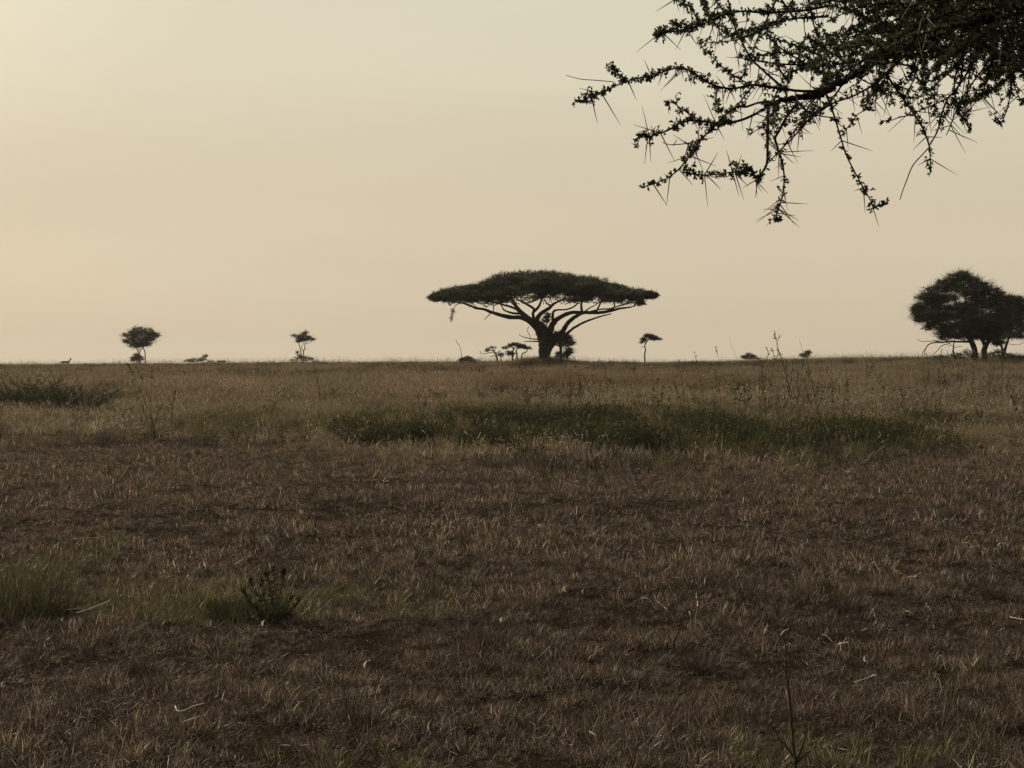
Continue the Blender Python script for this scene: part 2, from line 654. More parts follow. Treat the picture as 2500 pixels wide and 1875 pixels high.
K['herb'] = proto_collection('herb', herb(16, .16, .10, .30, .05), M['herb'], 6)
K['tall'] = proto_collection('tall', tall_tuft(60, .22, .14, .36, .4, .7, .004, .008, 6, .28, .48), M['tall'], 8)
K['farfield'] = proto_collection('farfield', tall_tuft(90, .5, .16, .38, .38, .6, .008, .016, 7, .3, .5), M['tall'], 8)
K['fringe'] = proto_collection('fringe', tall_tuft(12, .4, .3, .5, .3, .5, .006, .01, 6, .45, .85), M['tall'], 8)
K['russet'] = proto_collection('russet', tall_tuft(60, .2, .3, .6, .22, .5, .004, .008, 8, .45, .7), M['russet'], 6)
K['stubblefar'] = proto_collection('stubblefar', tuft(50, .08, .025, .085, .6, .95, .0026, .0054, .08), M['dry'], 8)
K['strands'] = proto_collection('strands', tuft(9, .35, .16, .36, .5, .9, .007, .013, .0), M['head'], 8)
K['heads'] = proto_collection('heads', heads(4, .25, .2, .42, 1.3), M['head'], 8)
K['lowheads'] = proto_collection('lowheads', heads(3, .08, .08, .17), M['head'], 6)


def scatter(name, label, cat, kind, x, y, scl, tilt=.12):
    """one stuff object: the tufts of one kind standing at (x, y) on the ground"""
    n = len(x)
    z = ground(x, y)
    mb = bpy.data.meshes.new(name)
    mb.vertices.add(n)
    mb.vertices.foreach_set('co', np.stack([x, y, z], 1).astype(np.float32).ravel())
    rot = np.stack([rng.normal(0, tilt, n), rng.normal(0, tilt, n), rng.random(n) * 6.283], 1)
    a = mb.attributes.new('rot', 'FLOAT_VECTOR', 'POINT')
    a.data.foreach_set('vector', rot.astype(np.float32).ravel())
    a = mb.attributes.new('scl', 'FLOAT', 'POINT')
    a.data.foreach_set('value', np.asarray(scl, np.float32))
    a = mb.attributes.new('pick', 'INT', 'POINT')
    a.data.foreach_set('value', rng.integers(0, 1000, n).astype(np.int32))
    o = bpy.data.objects.new(name, mb)
    COL.objects.link(o)
    tag(o, label, cat, kind='stuff')
    ng = bpy.data.node_groups.new('scatter_' + name, 'GeometryNodeTree')
    ng.interface.new_socket('Geometry', in_out='INPUT', socket_type='NodeSocketGeometry')
    ng.interface.new_socket('Geometry', in_out='OUTPUT', socket_type='NodeSocketGeometry')
    gi = ng.nodes.new('NodeGroupInput')
    go = ng.nodes.new('NodeGroupOutput')
    ip = ng.nodes.new('GeometryNodeInstanceOnPoints')
    ci = ng.nodes.new('GeometryNodeCollectionInfo')
    ci.inputs['Collection'].default_value = K[kind]
    ci.inputs['Separate Children'].default_value = True
    ci.inputs['Reset Children'].default_value = True
    ip.inputs['Pick Instance'].default_value = True

    def attr(nm, t):
        q = ng.nodes.new('GeometryNodeInputNamedAttribute')
        q.data_type = t
        q.inputs['Name'].default_value = nm
        return q.outputs['Attribute']
    L = ng.links.new
    L(gi.outputs[0], ip.inputs['Points'])
    L(ci.outputs[0], ip.inputs['Instance'])
    L(attr('pick', 'INT'), ip.inputs['Instance Index'])
    er = ng.nodes.new('FunctionNodeEulerToRotation')
    L(attr('rot', 'FLOAT_VECTOR'), er.inputs[0])
    L(er.outputs[0], ip.inputs['Rotation'])
    L(attr('scl', 'FLOAT'), ip.inputs['Scale'])
    L(ip.outputs[0], go.inputs[0])
    o.modifiers.new('scatter', 'NODES').node_group = ng
    return o


def field(y0, y1, per_m2, margin=2.5):
    """random points over the part of the plain the photograph could see, y0..y1 metres away"""
    half = .36 * y1 * 1.12 + margin
    n = int((y1 - y0) * 2 * half * per_m2)
    x = rng.uniform(-half, half, n)
    y = rng.uniform(y0, y1, n)
    k = np.abs(x) < .36 * y * 1.12 + margin
    return x[k], y[k]


def blob(x, y, px, py, rx, ry, soft=.5):
    """membership of a roughly elliptical patch of the plain, given where it lies in the view"""
    d = d_at(px, py)
    dn = d_at(px, py + ry)
    df = d_at(px, max(py - ry, 900))
    cx = (px - CX) / F * d
    sx = rx / F * d
    cy, sy = (dn + df) / 2, max((df - dn) / 2, .3)
    q = np.sqrt(((x - cx) / sx) ** 2 + ((y - cy) / sy) ** 2)
    q = q + .7 * (fbm(x, y, 1.6, 21) - .5)
    return 1 - sstep(1 - soft, 1 + soft * .4, q)


Y_EDGE = 23.5      # where the short grass gives way to the tall


def edge(x):
    return Y_EDGE + 5 * (fbm(x, x * 0 + 3, 5, 31) - .5) + 4.5 * sstep(-.5, -5.5, x) + 1.0 * sstep(3, 8, x)


def green_mask(x, y):
    m = 0
    for q in ((1200, 1052, 420, 52), (1700, 1062, 560, 60), (2080, 1075, 230, 44), (640, 1045, 330, 30)):
        m = np.maximum(m, blob(x, y, *q))
    m = np.maximum(m, .45 * blob(x, y, 2480, 1050, 170, 50))
    return m


def front_green(x, y):
    m = blob(x, y, 480, 1478, 440, 52)
    m = np.maximum(m, .8 * blob(x, y, 60, 1420, 120, 130))
    m = np.maximum(m, .35 * blob(x, y, 1000, 1480, 120, 50))
    m = np.maximum(m, .28 * blob(x, y, 2050, 1860, 560, 70))
    m = np.maximum(m, .15 * blob(x, y, 900, 1865, 300, 30))
    return m


# short dry grass in front
x, y = field(4.2, 12, 330, 1.0)
x2, y2 = field(12, 34, 190, 2.0)
x = np.concatenate([x, x2])
y = np.concatenate([y, y2])
e = edge(x) + rng.normal(0, 1.0, len(x)) + rng.exponential(1.6, len(x)) * (rng.random(len(x)) < .5)
fg = front_green(x, y)
u = rng.random(len(x))
keep = (y < e) & ((.55 * vnoise(x, y, .16, 41) + .45 * fbm(x, y, .55, 43, 2)) > .29 + .10 * (fbm(x, y, 1.6, 44) - .5))
isg = u < fg * .55
h = .45 + 1.05 * sstep(.3, .75, .6 * fbm(x, y, .8, 51) + .4 * vnoise(x, y, .25, 53))
s = keep & ~isg
med = (rng.random(len(x)) < .10 + .35 * sstep(.5, .7, fbm(x, y, 1.7, 61)))
k = s & ~med
near = y < rng.normal(11.5, 1.5, len(x))
kn = k & near
scatter('short_dry_grass', 'short tangled brown dry grass covering the near plain', 'grass', 'stubble', x[kn], y[kn], h[kn] * rng.uniform(.7, 1.25, kn.sum()), .25)
kn = k & ~near & (rng.random(len(x)) < .8)
scatter('coarse_dry_grass', 'short coarse brown dry grass between the near plain and the green band', 'grass', 'stubblefar', x[kn], y[kn], h[kn] * rng.uniform(.7, 1.25, kn.sum()), .25)
k = s & med
scatter('upright_dry_grass', 'upright brown dry grass blades among the short grass', 'grass', 'medium', x[k], y[k], h[k] * rng.uniform(.4, .85, k.sum()), .2)
k = keep & isg
scatter('short_green_grass', 'low fresh green grass in patches of the short dry grass', 'grass', 'greenshort', x[k], y[k], rng.uniform(.5, 1.15, k.sum()), .2)
x, y = field(4.2, 26, 45, 1.2)
scatter('straw_litter', 'broken straw litter lying on the soil between the blades', 'litter', 'litter', x, y, rng.uniform(.7, 1.3, len(x)), .1)
x, y = field(4.2, 27, 6, 1.5)
k = (y < edge(x)) & (fbm(x, y, 2.2, 71) > .5)
scatter('dark_grass_clumps', 'small dark grey clumps of old grass between the blades', 'grass', 'darktuft', x[k], y[k], rng.uniform(.45, 1.1, k.sum()))
x, y = field(4.2, 25, .45, 1.5)
k = fbm(x, y, 3, 74) > .52
scatter('fallen_seed_heads', 'small pale seed heads nodding over the short grass', 'grass', 'lowheads', x[k], y[k], rng.uniform(.6, 1.2, k.sum()))

# green band and tall grass behind it
x, y = field(19, 46, 16)
gm = green_mask(x, y)
e = edge(x)
u = rng.random(len(x))
gm = gm * sstep(.30, .62, fbm(x, y, 3.2, 83) + .12)
k = (y > e - 1.2) & (u < gm * .72)
gr = k & (rng.random(len(x)) < .25 + .5 * sstep(.5, .65, fbm(x, y, 2.5, 81)) + .4 * sstep(-1, -4, x))
scatter('tall_green_grass', 'taller green grass in the band across the middle', 'grass', 'greentall', x[gr], y[gr], rng.uniform(.55, 1.15, gr.sum()))
hb = k & ~gr | ((rng.random(len(x)) < .22 * gm) & (y > e - 1.5))
scatter('herb_cover', 'dark green leafy herbs creeping through the green band', 'ground cover', 'herb', x[hb], y[hb], rng.uniform(.6, 1.3, hb.sum()) * (.5 + .9 * fbm(x[hb], y[hb], 1.5, 84)))
dk = 0
for q in ((960, 1078, 120, 15), (1060, 1068, 90, 16), (1310, 1112, 60, 13), (1470, 1052, 80, 18), (1560, 1092, 90, 17), (1700, 1050, 130, 26), (1820, 1085, 200, 26), (2010, 1080, 150, 24), (2190, 1080, 90, 20), (860, 1060, 50, 8), (1190, 1045, 120, 18), (2300, 1050, 60, 12), (1330, 1064, 130, 22), (1200, 1088, 90, 14), (1420, 1085, 70, 16)):
    dk = np.maximum(dk, blob(x, y, *q))
dh = (rng.random(len(x)) < dk * .62 * (.25 + 1.2 * sstep(.42, .6, fbm(x, y, 1.4, 86))))
scatter('dark_herb_cover', 'dense dark leafy herbs in clumps along the front of the green band', 'ground cover', 'darkherb', x[dh], y[dh], rng.uniform(.55, 1.15, dh.sum()) * (.5 + 1.0 * fbm(x[dh], y[dh], 1.2, 85)))
k = (y > e + rng.normal(-.6, 1.5, len(x))) & ~k & ~dh
ok = k & (rng.random(len(x)) < .5 * sstep(.55, .7, fbm(x, y, 1.8, 93)))
scatter('old_grass_clumps', 'dark old grass clumps within the tall dry grass', 'grass', 'darktuft', x[ok], y[ok], rng.uniform(1.2, 2.6, ok.sum()))
scatter('tall_dry_grass', 'knee high tan dry grass behind the green band', 'grass', 'tall', x[k], y[k], .75 * rng.uniform(.6, 1.15, k.sum()) * (.45 + 1.1 * fbm(x[k], y[k], 1.6, 91)) * (.45 + .55 * sstep(0, 6, y[k] - e[k])))
x, y = field(24, 80, 2.2)
k = (fbm(x, y, 6, 95) > .44) & (y > edge(x) + 2) & (rng.random(len(x)) > green_mask(x, y) * 1.3)
scatter('pale_seed_heads', 'pale drooping seed heads above the tall dry grass', 'grass', 'heads', x[k], y[k], rng.uniform(.7, 1.2, k.sum()))
x, y = field(23, 78, 3.2, 3)
k = (y > edge(x) + 1.5) & (rng.random(len(x)) < (1 - .75 * green_mask(x, y)) * (.35 + 1.1 * sstep(.4, .62, fbm(x, y, 5, 96))))
scatter('pale_dry_strands', 'pale bent dry blades standing over the tall grass', 'grass', 'strands', x[k], y[k], rng.uniform(.6, 1.15, k.sum()))
x, y = field(44, 150, 4.2, 4)
scatter('far_grass', 'brown grass of the far plain up to the skyline', 'grass', 'farfield', x, y, rng.uniform(.55, 1.15, len(x)) * (.4 + 1.1 * fbm(x, y, 3.5, 97)) * (1 - .35 * sstep(85, 112, y) + .15 * sstep(132, 142, y)))
x, y = field(94, 132, 1.3, 5)
scatter('skyline_grass', 'thin grass stems standing up against the sky along the skyline', 'grass', 'fringe', x, y, rng.uniform(.4, 1.0, len(x)) * (.6 + .8 * fbm(x, y, 9, 98)))
x, y = field(42, 68, 9, 2)
m_ = np.maximum(blob(x, y, 1500, 935, 380, 22, .4), .6 * blob(x, y, 1250, 950, 120, 8, .4))
k = rng.random(len(x)) < m_
scatter('russet_grass', 'reddish brown tall grass in a patch before the wide acacia', 'grass', 'russet', x[k], y[k], rng.uniform(.7, 1.15, k.sum()))
x, y = field(44, 118, 1.6, 4)
k = (fbm(x, y, 5, 99) > .53) & (np.hypot((x - 3) / 9, (y - 104) / 9) > 1)
scatter('far_dark_clumps', 'darker clumps and low weeds dotted through the far grass', 'grass', 'darkherb', x[k], y[k], rng.uniform(.45, 1.0, k.sum()))


# ------------------------------------------------------------------ trees of the plain
def limb(mb, pts, conv, d, depth=(0, 0), jit=.0, n=4, sides=7):
    """pts rows (u, v, radius) in the units of conv -> tube at distance d, bending in depth from depth[0] to depth[1] metres"""
    P = smooth_path(pts, n)
    L = len(P)
    k, ox, oy = conv
    out = np.zeros((L, 3))
    rad = np.zeros(L)
    for q in range(L):
        t = q / (L - 1)
        dd = d + depth[0] + (depth[1] - depth[0]) * t
        out[q] = W(ox + P[q, 0] * k, oy + P[q, 1] * k, dd)
        rad[q] = max(P[q, 2], .6) * k / F * dd
    if jit:
        out += rng.normal(0, 1, (L, 3)) * (rad * jit)[:, None]
        rad = rad * (1 + rng.normal(0, jit * .5, L))
    tube(mb, out, rad, sides)
    return out, rad


def crown_pad(mb, c, rx, ry, rz, n, length, width, flat=.45, up=.35, k=5):
    """a flattish cushion of leafy twigs centred on c"""
    d = rand_dirs(n)
    r = rng.random(n) ** .45
    p = c + d * r[:, None] * np.array([rx, ry, rz])
    p = np.repeat(p, k, 0) + rng.normal(0, length * .25, (n * k, 3)) * [1, 1, .5]
    dirs = unit(np.repeat(d, k, 0) * .8 + rand_dirs(n * k, flat) + np.array([0, 0, up]))
    tone = np.repeat(np.clip(rng.normal(.42, .34) + rng.normal(0, .18, n), 0, 1), k)
    spikes(mb, p, dirs, length * rng.uniform(.5, 1.2, n * k), width * rng.uniform(.6, 1.3, n * k), tone)


def pads_px(mb, rows, d, length, width, depth_r=1.0, dens=1.0, **kw):
    """pads given as (px, py, half width, half height[, depth offset]) of the view at distance d"""
    for row in rows:
        px, py, w, h = row[:4]
        off = row[4] if len(row) > 4 else 0
        c = W(px, py, d + off)
        s = (d + off) / F
        n = int(dens * 30 * (w * h) ** .8 / 10) + 4
        crown_pad(mb, c, w * s, w * s * depth_r, h * s, n, length, width, **kw)


GROVE = 'small trees along the skyline'
# ---- the wide umbrella acacia
D = 108.0
C3 = (.2803, 1030, 640)
bx, by = W(1340, 872, D)[:2]
root = thing('umbrella_acacia', 'broad flat-topped umbrella acacia with thick forked trunk, largest tree on the skyline', 'tree', (bx, by, float(ground(bx, by))))
tm = MB()
limbs = [
    ([(1075, 870, 60), (1068, 800, 54), (1060, 720, 51), (1050, 650, 50), (1030, 600, 47), (985, 545, 44), (955, 518, 40)], (0, 0)),
    ([(985, 545, 40), (920, 500, 30), (850, 482, 23), (760, 480, 20), (690, 465, 18), (610, 440, 16), (545, 412, 14), (470, 400, 12), (410, 375, 10), (330, 352, 8), (230, 345, 5)], (0, -2.5)),
    ([(965, 528, 36), (905, 475, 28), (850, 425, 22), (815, 375, 18), (785, 330, 14), (755, 280, 9)], (0, 2)),
    ([(850, 425, 14), (790, 395, 12), (720, 375, 10), (640, 355, 6), (560, 340, 4)], (1, 4)),
    ([(845, 450, 12), (780, 442, 11), (720, 420, 8), (697, 385, 6), (692, 340, 4)], (0, -3)),
    ([(830, 480, 12), (740, 462, 9), (690, 452, 7), (648, 437, 5)], (0, -4)),
    ([(1005, 560, 38), (1000, 510, 28), (1020, 465, 22), (1060, 430, 20), (1110, 400, 17), (1140, 370, 14), (1190, 342, 10), (1260, 310, 6)], (0, -4)),
    ([(985, 540, 24), (972, 480, 16), (968, 440, 14), (978, 412, 13), (950, 388, 13), (908, 365, 11), (868, 345, 9), (830, 318, 6)], (0, -2)),
    ([(980, 430, 13), (1015, 392, 13), (1034, 352, 11), (1045, 305, 8)], (0, 3)),
    ([(1130, 378, 9), (1098, 368, 8), (1078, 348, 7), (1066, 320, 5)], (-3, -4)),
    ([(1000, 520, 12), (1035, 535, 11), (1055, 575, 12), (1075, 620, 14)], (0, -1)),
    ([(1072, 850, 34), (1086, 740, 32), (1102, 650, 31), (1120, 585, 32), (1150, 525, 27), (1200, 482, 22), (1260, 452, 20), (1320, 438, 18), (1400, 440, 17), (1480, 440, 17), (1560, 440, 16), (1640, 425, 14), (1720, 405, 11), (1800, 395, 8), (1870, 378, 4)], (0, -2)),
    ([(1142, 540, 17), (1140, 470, 14), (1147, 430, 12), (1185, 415, 9), (1240, 415, 8), (1300, 400, 8), (1340, 375, 8), (1362, 350, 5)], (0, 3)),
    ([(1085, 850, 20), (1125, 745, 21), (1186, 655, 24), (1232, 590, 25), (1272, 530, 22), (1322, 485, 20), (1372, 455, 17), (1430, 435, 12)], (.5, 2)),
    ([(1195, 690, 20), (1255, 632, 15), (1310, 582, 13), (1370, 546, 12), (1430, 517, 11), (1500, 492, 9), (1565, 470, 8), (1650, 450, 5)], (.5, -3)),
    ([(1395, 432, 14), (1388, 390, 12), (1390, 340, 9), (1380, 290, 6)], (0, 1)),
    ([(1515, 437, 9), (1540, 390, 9), (1560, 350, 8), (1605, 310, 5)], (0, -2)),
    ([(1600, 430, 9), (1668, 402, 8), (1680, 350, 6), (1670, 300, 4)], (0, 2)),
    ([(1470, 430, 8), (1560, 410, 8), (1640, 405, 7), (1740, 375, 7), (1840, 350, 4)], (0, 4)),
    ([(1415, 432, 8), (1460, 400, 6), (1500, 380, 5), (1545, 350, 4)], (0, -4)),
    ([(1840, 385, 6), (1890, 345, 5), (1950, 310, 4)], (-2, -1)),
    ([(1015, 690, 8), (950, 690, 5), (885, 690, 3)], (0, -1.5)),
    ([(1015, 672, 8), (960, 668, 5), (895, 655, 4), (858, 640, 3), (845, 628, 2)], (0, -2)),
    ([(655, 362, 5), (625, 385, 5), (622, 425, 5), (590, 455, 5), (545, 500, 3)], (2, 1)),
    ([(790, 330, 8), (700, 315, 6), (600, 300, 4)], (0, 3)),
    ([(760, 300, 8), (850, 280, 5), (900, 240, 4)], (0, -3)),
    ([(930, 560, 3), (920, 600, 3), (940, 640, 3), (945, 690, 2)], (-1, -1)),
    ([(330, 352, 5), (290, 385, 3), (270, 450, 3), (250, 530, 2)], (-2.5, -2.5)),
]
for pts, dep in limbs:
    pts = [(a, b_, c * .88) for a, b_, c in pts]
    limb(tm, pts, C3, D, dep, .06)
# finer twigs that carry the crown
for q in range(90):
    u = rng.uniform(200, 1900)
    lim_v = np.interp(u, [50, 420, 760, 1240, 1700, 2070], [325, 360, 330, 325, 335, 305])
    s = rng.uniform(-5, 5)
    limb(tm, [(u + rng.normal(0, 40), lim_v + rng.uniform(-5, 45), 4), (u + rng.normal(0, 25), lim_v + rng.uniform(-5, 15), 3), (u + rng.normal(0, 30), lim_v - 50, 2)], C3, D, (s, s + rng.normal(0, .5)), 0, 3, 5)
tm.obj('trunk', M['bark'], root, root.location, True)
cm = MB()
TU = [45, 100, 200, 300, 420, 480, 560, 640, 700, 820, 1060, 1200, 1290, 1335, 1400, 1470, 1600, 1700, 1800, 1900, 2000, 2080]
TV = [318, 278, 240, 222, 205, 190, 160, 122, 98, 90, 76, 90, 108, 132, 128, 130, 160, 195, 226, 240, 262, 290]
BU = [45, 120, 230, 320, 420, 520, 640, 760, 880, 1000, 1120, 1240, 1330, 1500, 1620, 1750, 1860, 1920, 2000, 2080]
BV = [v - 12 for v in [325, 345, 338, 358, 352, 345, 352, 332, 312, 322, 318, 318, 338, 322, 328, 345, 372, 318, 318, 292]]
RY = 6.5
for q in range(400):
    u = rng.uniform(60, 2060)
    yd = rng.uniform(-1, 1)
    half = 1.0 if 300 < u < 1800 else .55
    s = math.sqrt(max(0, 1 - (yd * .85) ** 2))
    t, b = np.interp(u, TU, TV), np.interp(u, BU, BV)
    t += 16 * (vnoise(u, yd * 60, 95, 12) - .35)
    b += 14 * (vnoise(u, yd * 60 + 500, 60, 13) - .6)
    t2 = b - (b - t) * (.30 + .70 * s)
    hgt = b - t2
    f = rng.random() ** .6                      # more cushions near the top
    ph = rng.uniform(6, 13)
    v = b - ph * .7 - f * max(hgt - ph * 1.75 - 14, 0)
    pw = rng.uniform(60, 125) * (1 if 250 < u < 1850 else .62)
    u = min(max(u, 74 + pw * .85), 2036 - pw * .85)
    if rng.random() < .85 and 900 < u < 1000 and 190 < v < 232 or 1180 < u < 1260 and 250 < v < 300 or 480 < u < 540 and 270 < v < 320:
        continue
    dd = D + yd * RY * half
    c = W(1030 + u * .2803, 640 + v * .2803, dd)
    k = .2803 / F * dd
    crown_pad(cm, c, pw * k, pw * k * 1.0, ph * k, 44, .30, .06, .3, .3, 6)
# thin leafy fringe along the top and the drooping end on the left
for q in range(420):
    u = rng.uniform(88, 2026)
    t, b = np.interp(u, TU, TV), np.interp(u, BU, BV)
    v = t + rng.uniform(12, 26) if q % 4 else b - rng.uniform(-6, 8)
    crown_pad(cm, W(1030 + u * .2803, 640 + v * .2803, D + rng.uniform(-3, 3)), .4, .5, .12, 5, .34, .045, .6, .5 if q % 4 else -.1, 4)
pads_px(cm, [(1107, 762, 3, 9), (1102, 777, 2.5, 9)], D - 2, .22, .03, 1, .35)
pads_px(cm, [(1562, 742, 14, 4), (1560, 730, 10, 5)], D - 2, .25, .05, 1, .8)
for q in range(34):                            # ragged lower tufts at the ends of the limbs
    u = rng.choice([rng.uniform(200, 820), rng.uniform(1290, 1900)])
    b = np.interp(u, BU, BV)
    crown_pad(cm, W(1030 + u * .2803, 640 + (b + rng.uniform(-6, 16)) * .2803, D + rng.uniform(-4, 4)), rng.uniform(.3, .7), .6, .12, 16, .3, .045, .45, .1, 5)
cm.obj('crown', M['leaf_far'], root, root.location)
im = MB()
pads_px(im, [(1325, 795, 10, 14, -1), (1335, 778, 8, 10, -.5), (1340, 812, 12, 16, -1), (1330, 825, 14, 12, -1), (1345, 832, 12, 16, -1), (1318, 815, 8, 8, -1), (1336, 770, 5, 6), (1309, 798, 5, 5, -1)], D - .4, .22, .06, .7, .55)
im.obj('climbing_plant', M['bush_leaf'], root, root.location)


def small_tree(name, label, base, d, limbs, pads, leaf=.2, wid=.05, dens=1.0, depth_r=1.0, group=GROVE, cat='tree', stem_name='trunk', sides=6, spray=0, thin=1.0, **kw):
    """a tree given by its limbs (rows px, py, radius px) and crown pads, standing on the ground at distance d"""
    x, y, _ = W(base, HY, d)
    z = float(ground(x, y))
    root = thing(name, label, cat, (x, y, z), group)
    stems = []
    for row in limbs:
        P = [[a, b_, c * thin] for a, b_, c in row]
        new = P[0][1] == 0
        if new:
            P[0][1] = HY - F * (z - .05 - EYE) / d
        dep = rng.normal(0, .35, 2)
        dep[0] = 0
        if new or not stems:
            stems.append([MB(), []])
            tb = stems[-1]
        else:
            tb = min(stems, key=lambda st: min(math.hypot(a - P[0][0], b - P[0][1]) for a, b in st[1]))
        tb[1].extend((a, b) for a, b, *_ in smooth_path(P, 4))
        limb(tb[0], P, (1, 0, 0), d, tuple(dep), .05, 4, sides)
    for tb, _ in stems:
        tb.obj(stem_name, M['bark'], root, root.location, True)
    cb = MB()
    pads_px(cb, pads, d, leaf, wid, depth_r, dens, **kw)
    if spray:
        pads_px(cb, [(a, b, w * 1.05, h * 1.05, *o) for a, b, w, h, *o in pads], d, leaf * 2, wid * .6, depth_r, dens * .14 * spray, flat=.5, up=.3, k=4)
    cb.obj('crown', M['leaf_far'], root, root.location)
    return root


# sapling in front of the big trunk
small_tree('bushy_sapling', 'dark bushy sapling with a thin straight trunk right beside the wide acacia trunk', 1369, 104.5,
           [[(1369, 0, 4), (1369, 855, 3.6), (1368, 845, 3.2), (1362, 836, 2.4), (1350, 828, 1.6), (1340, 822, 1)],
            [(1368, 848, 2.6), (1370, 838, 2), (1376, 826, 1.2), (1385, 818, .8)], [(1367, 846, 2), (1358, 842, 1.6), (1350, 838, 1)],
            [(1370, 852, 1), (1382, 850, .8), (1392, 862, .6)]],
           [(1352, 820, 14, 7), (1370, 818, 12, 8), (1384, 826, 12, 8), (1392, 838, 11, 6, -.3), (1352, 834, 9, 6), (1376, 838, 13, 8), (1362, 828, 12, 8), (1362, 866, 4, 6, .5), (1388, 858, 8, 8, .3), (1382, 868, 8, 7, .4)],
           .26, .045, .8, .8, spray=1)
# pair left of the big trunk
small_tree('umbrella_tree', 'small umbrella-shaped acacia close to the left side of the wide acacia trunk', 1260, 118,
           [[(1252, 0, 2.4), (1251, 862, 2), (1254, 852, 1.7), (1248, 846, 1.4), (1240, 842, 1)], [(1262, 0, 2), (1262, 864, 1.8), (1260, 856, 1.5), (1266, 848, 1.2), (1274, 842, .9), (1282, 840, .8)],
            [(1275, 0, 1.8), (1274, 868, 1.6), (1278, 862, 1.5), (1286, 858, 1.2), (1287, 850, 1)], [(1254, 852, 1.3), (1262, 846, 1), (1262, 840, .8)], [(1240, 870, 1), (1244, 862, 1), (1252, 856, 1)]],
           [(1258, 841, 14, 3), (1276, 847, 14, 2.6), (1288, 850, 9, 2), (1234, 849, 8, 2.4), (1248, 843, 9, 3), (1242, 862, 9, 3.4, .6), (1250, 865, 8, 3, .4), (1268, 845, 9, 2.6)],
           .22, .05, 1.0)
small_tree('gnarled_tree', 'small half-bare gnarled acacia, leftmost of the pair beside the wide acacia', 1212, 121,
           [[(1216, 0, 2.4), (1213, 872, 2.2), (1210, 864, 2), (1206, 858, 1.7), (1199, 855, 1.3), (1190, 853, 1)], [(1210, 864, 1.5), (1216, 860, 1.1), (1222, 856, .8)],
            [(1206, 858, 1), (1202, 850, .8), (1196, 848, .7)], [(1206, 858, 1), (1210, 850, .8), (1213, 848, .6)], [(1208, 862, .9), (1196, 861, .8), (1180, 864, .7), (1172, 858, .6)], [(1226, 0, 1.4), (1222, 870, 1.2), (1216, 866, 1)], [(1198, 872, .7), (1206, 868, .9), (1212, 872, .9)]],
           [(1192, 853, 6, 2), (1203, 848, 7, 1.6), (1188, 857, 5, 1.4), (1224, 866, 8, 4)], .2, .04, .8)
# tree with thin curved trunk right of the acacia
small_tree('lone_tree', 'tiny lone tree with thin curved trunk and flat leaning crown, right of the wide acacia', 1575, 128,
           [[(1575, 0, 2), (1574, 866, 1.8), (1576, 854, 1.5), (1574, 845, 1.4), (1578, 836, 1.2), (1584, 829, 1), (1592, 824, .8)], [(1577, 839, 1), (1570, 833, .8), (1564, 828, .6)], [(1578, 836, .9), (1576, 826, .7)], [(1574, 846, .7), (1566, 847, .5)]],
           [(1590, 822, 14, 4), (1572, 829, 8, 4), (1600, 825, 8, 3), (1582, 820, 10, 3.4), (1594, 828, 9, 2.6), (1566, 836, 4, 2), (1609, 828, 5, 1.4)], .24, .05, 1.1)
# left trees
small_tree('round_tree', 'small round-crowned tree on three thin stems, largest tree on the left skyline', 343, 165,
           [[(338, 0, 1.6), (337, 860, 1.3), (333, 850, 1.1), (327, 840, .8)], [(342, 0, 1.6), (341, 862, 1.3), (345, 852, 1.1), (352, 840, .8)], [(355, 0, 1.5), (354, 862, 1.2), (350, 850, 1), (347, 840, .8)], [(337, 858, .9), (341, 848, .8), (338, 838, .7)]],
           [(345, 822, 26, 12), (322, 822, 14, 9), (372, 818, 14, 8), (330, 812, 16, 7), (360, 810, 16, 7), (320, 834, 14, 7), (350, 834, 20, 7), (366, 828, 12, 7), (338, 842, 16, 5), (340, 804, 16, 4), (330, 844, 13, 5), (356, 842, 14, 5), (306, 834, 6, 4), (384, 818, 6, 3), (304, 818, 5, 4)],
           .36, .05, .7, spray=2)
small_tree('base_shrub', 'dark ragged shrub round the foot of the round-crowned tree', 335, 162,
           [[(333, 0, 1), (334, 870, .8), (330, 866, .5)]], [(332, 872, 9, 8), (342, 876, 8, 5), (326, 878, 7, 5)], .34, .06, .9, group='shrubs along the skyline', cat='shrub')
small_tree('slender_tree', 'slender little tree with small open crown on two thin stems, left skyline', 740, 165,
           [[(737, 0, 1.4), (735, 862, 1.2), (732, 848, 1), (730, 838, .8)], [(741, 0, 1.4), (741, 862, 1.2), (744, 850, 1), (745, 838, .8), (752, 830, .6)], [(741, 858, .8), (736, 848, .7), (742, 838, .6)], [(746, 840, .7), (760, 834, .5)], [(743, 852, .5), (750, 852, .4)]],
           [(742, 825, 14, 6), (728, 824, 8, 4), (755, 826, 9, 4), (738, 830, 12, 4), (740, 817, 8, 3), (720, 820, 5, 2), (765, 829, 5, 2), (728, 834, 6, 3), (747, 812, 3, 3)], .32, .05, .8, spray=1)
small_tree('foot_shrub', 'low spreading shrub at the foot of the slender little tree', 742, 160,
           [[(742, 0, 1), (742, 874, .8), (736, 868, .5)], [(728, 0, .6), (726, 868, .5), (725, 860, .4)]], [(742, 876, 18, 6), (730, 872, 10, 5), (756, 878, 14, 4), (716, 881, 8, 3), (726, 862, 3, 4), (768, 882, 8, 2)], .3, .05, .5, group='shrubs along the skyline', cat='shrub')
small_tree('low_shrub', 'flat twiggy shrub on the skyline between the two little left trees', 480, 150,
           [[(480, 0, .8), (478, 878, .6), (470, 874, .4)], [(490, 0, .8), (496, 874, .5), (500, 868, .3)]], [(478, 880, 20, 3.5), (494, 878, 12, 4), (464, 882, 14, 3), (500, 870, 6, 3), (512, 884, 12, 2)], .28, .05, .6, group='shrubs along the skyline', cat='shrub')
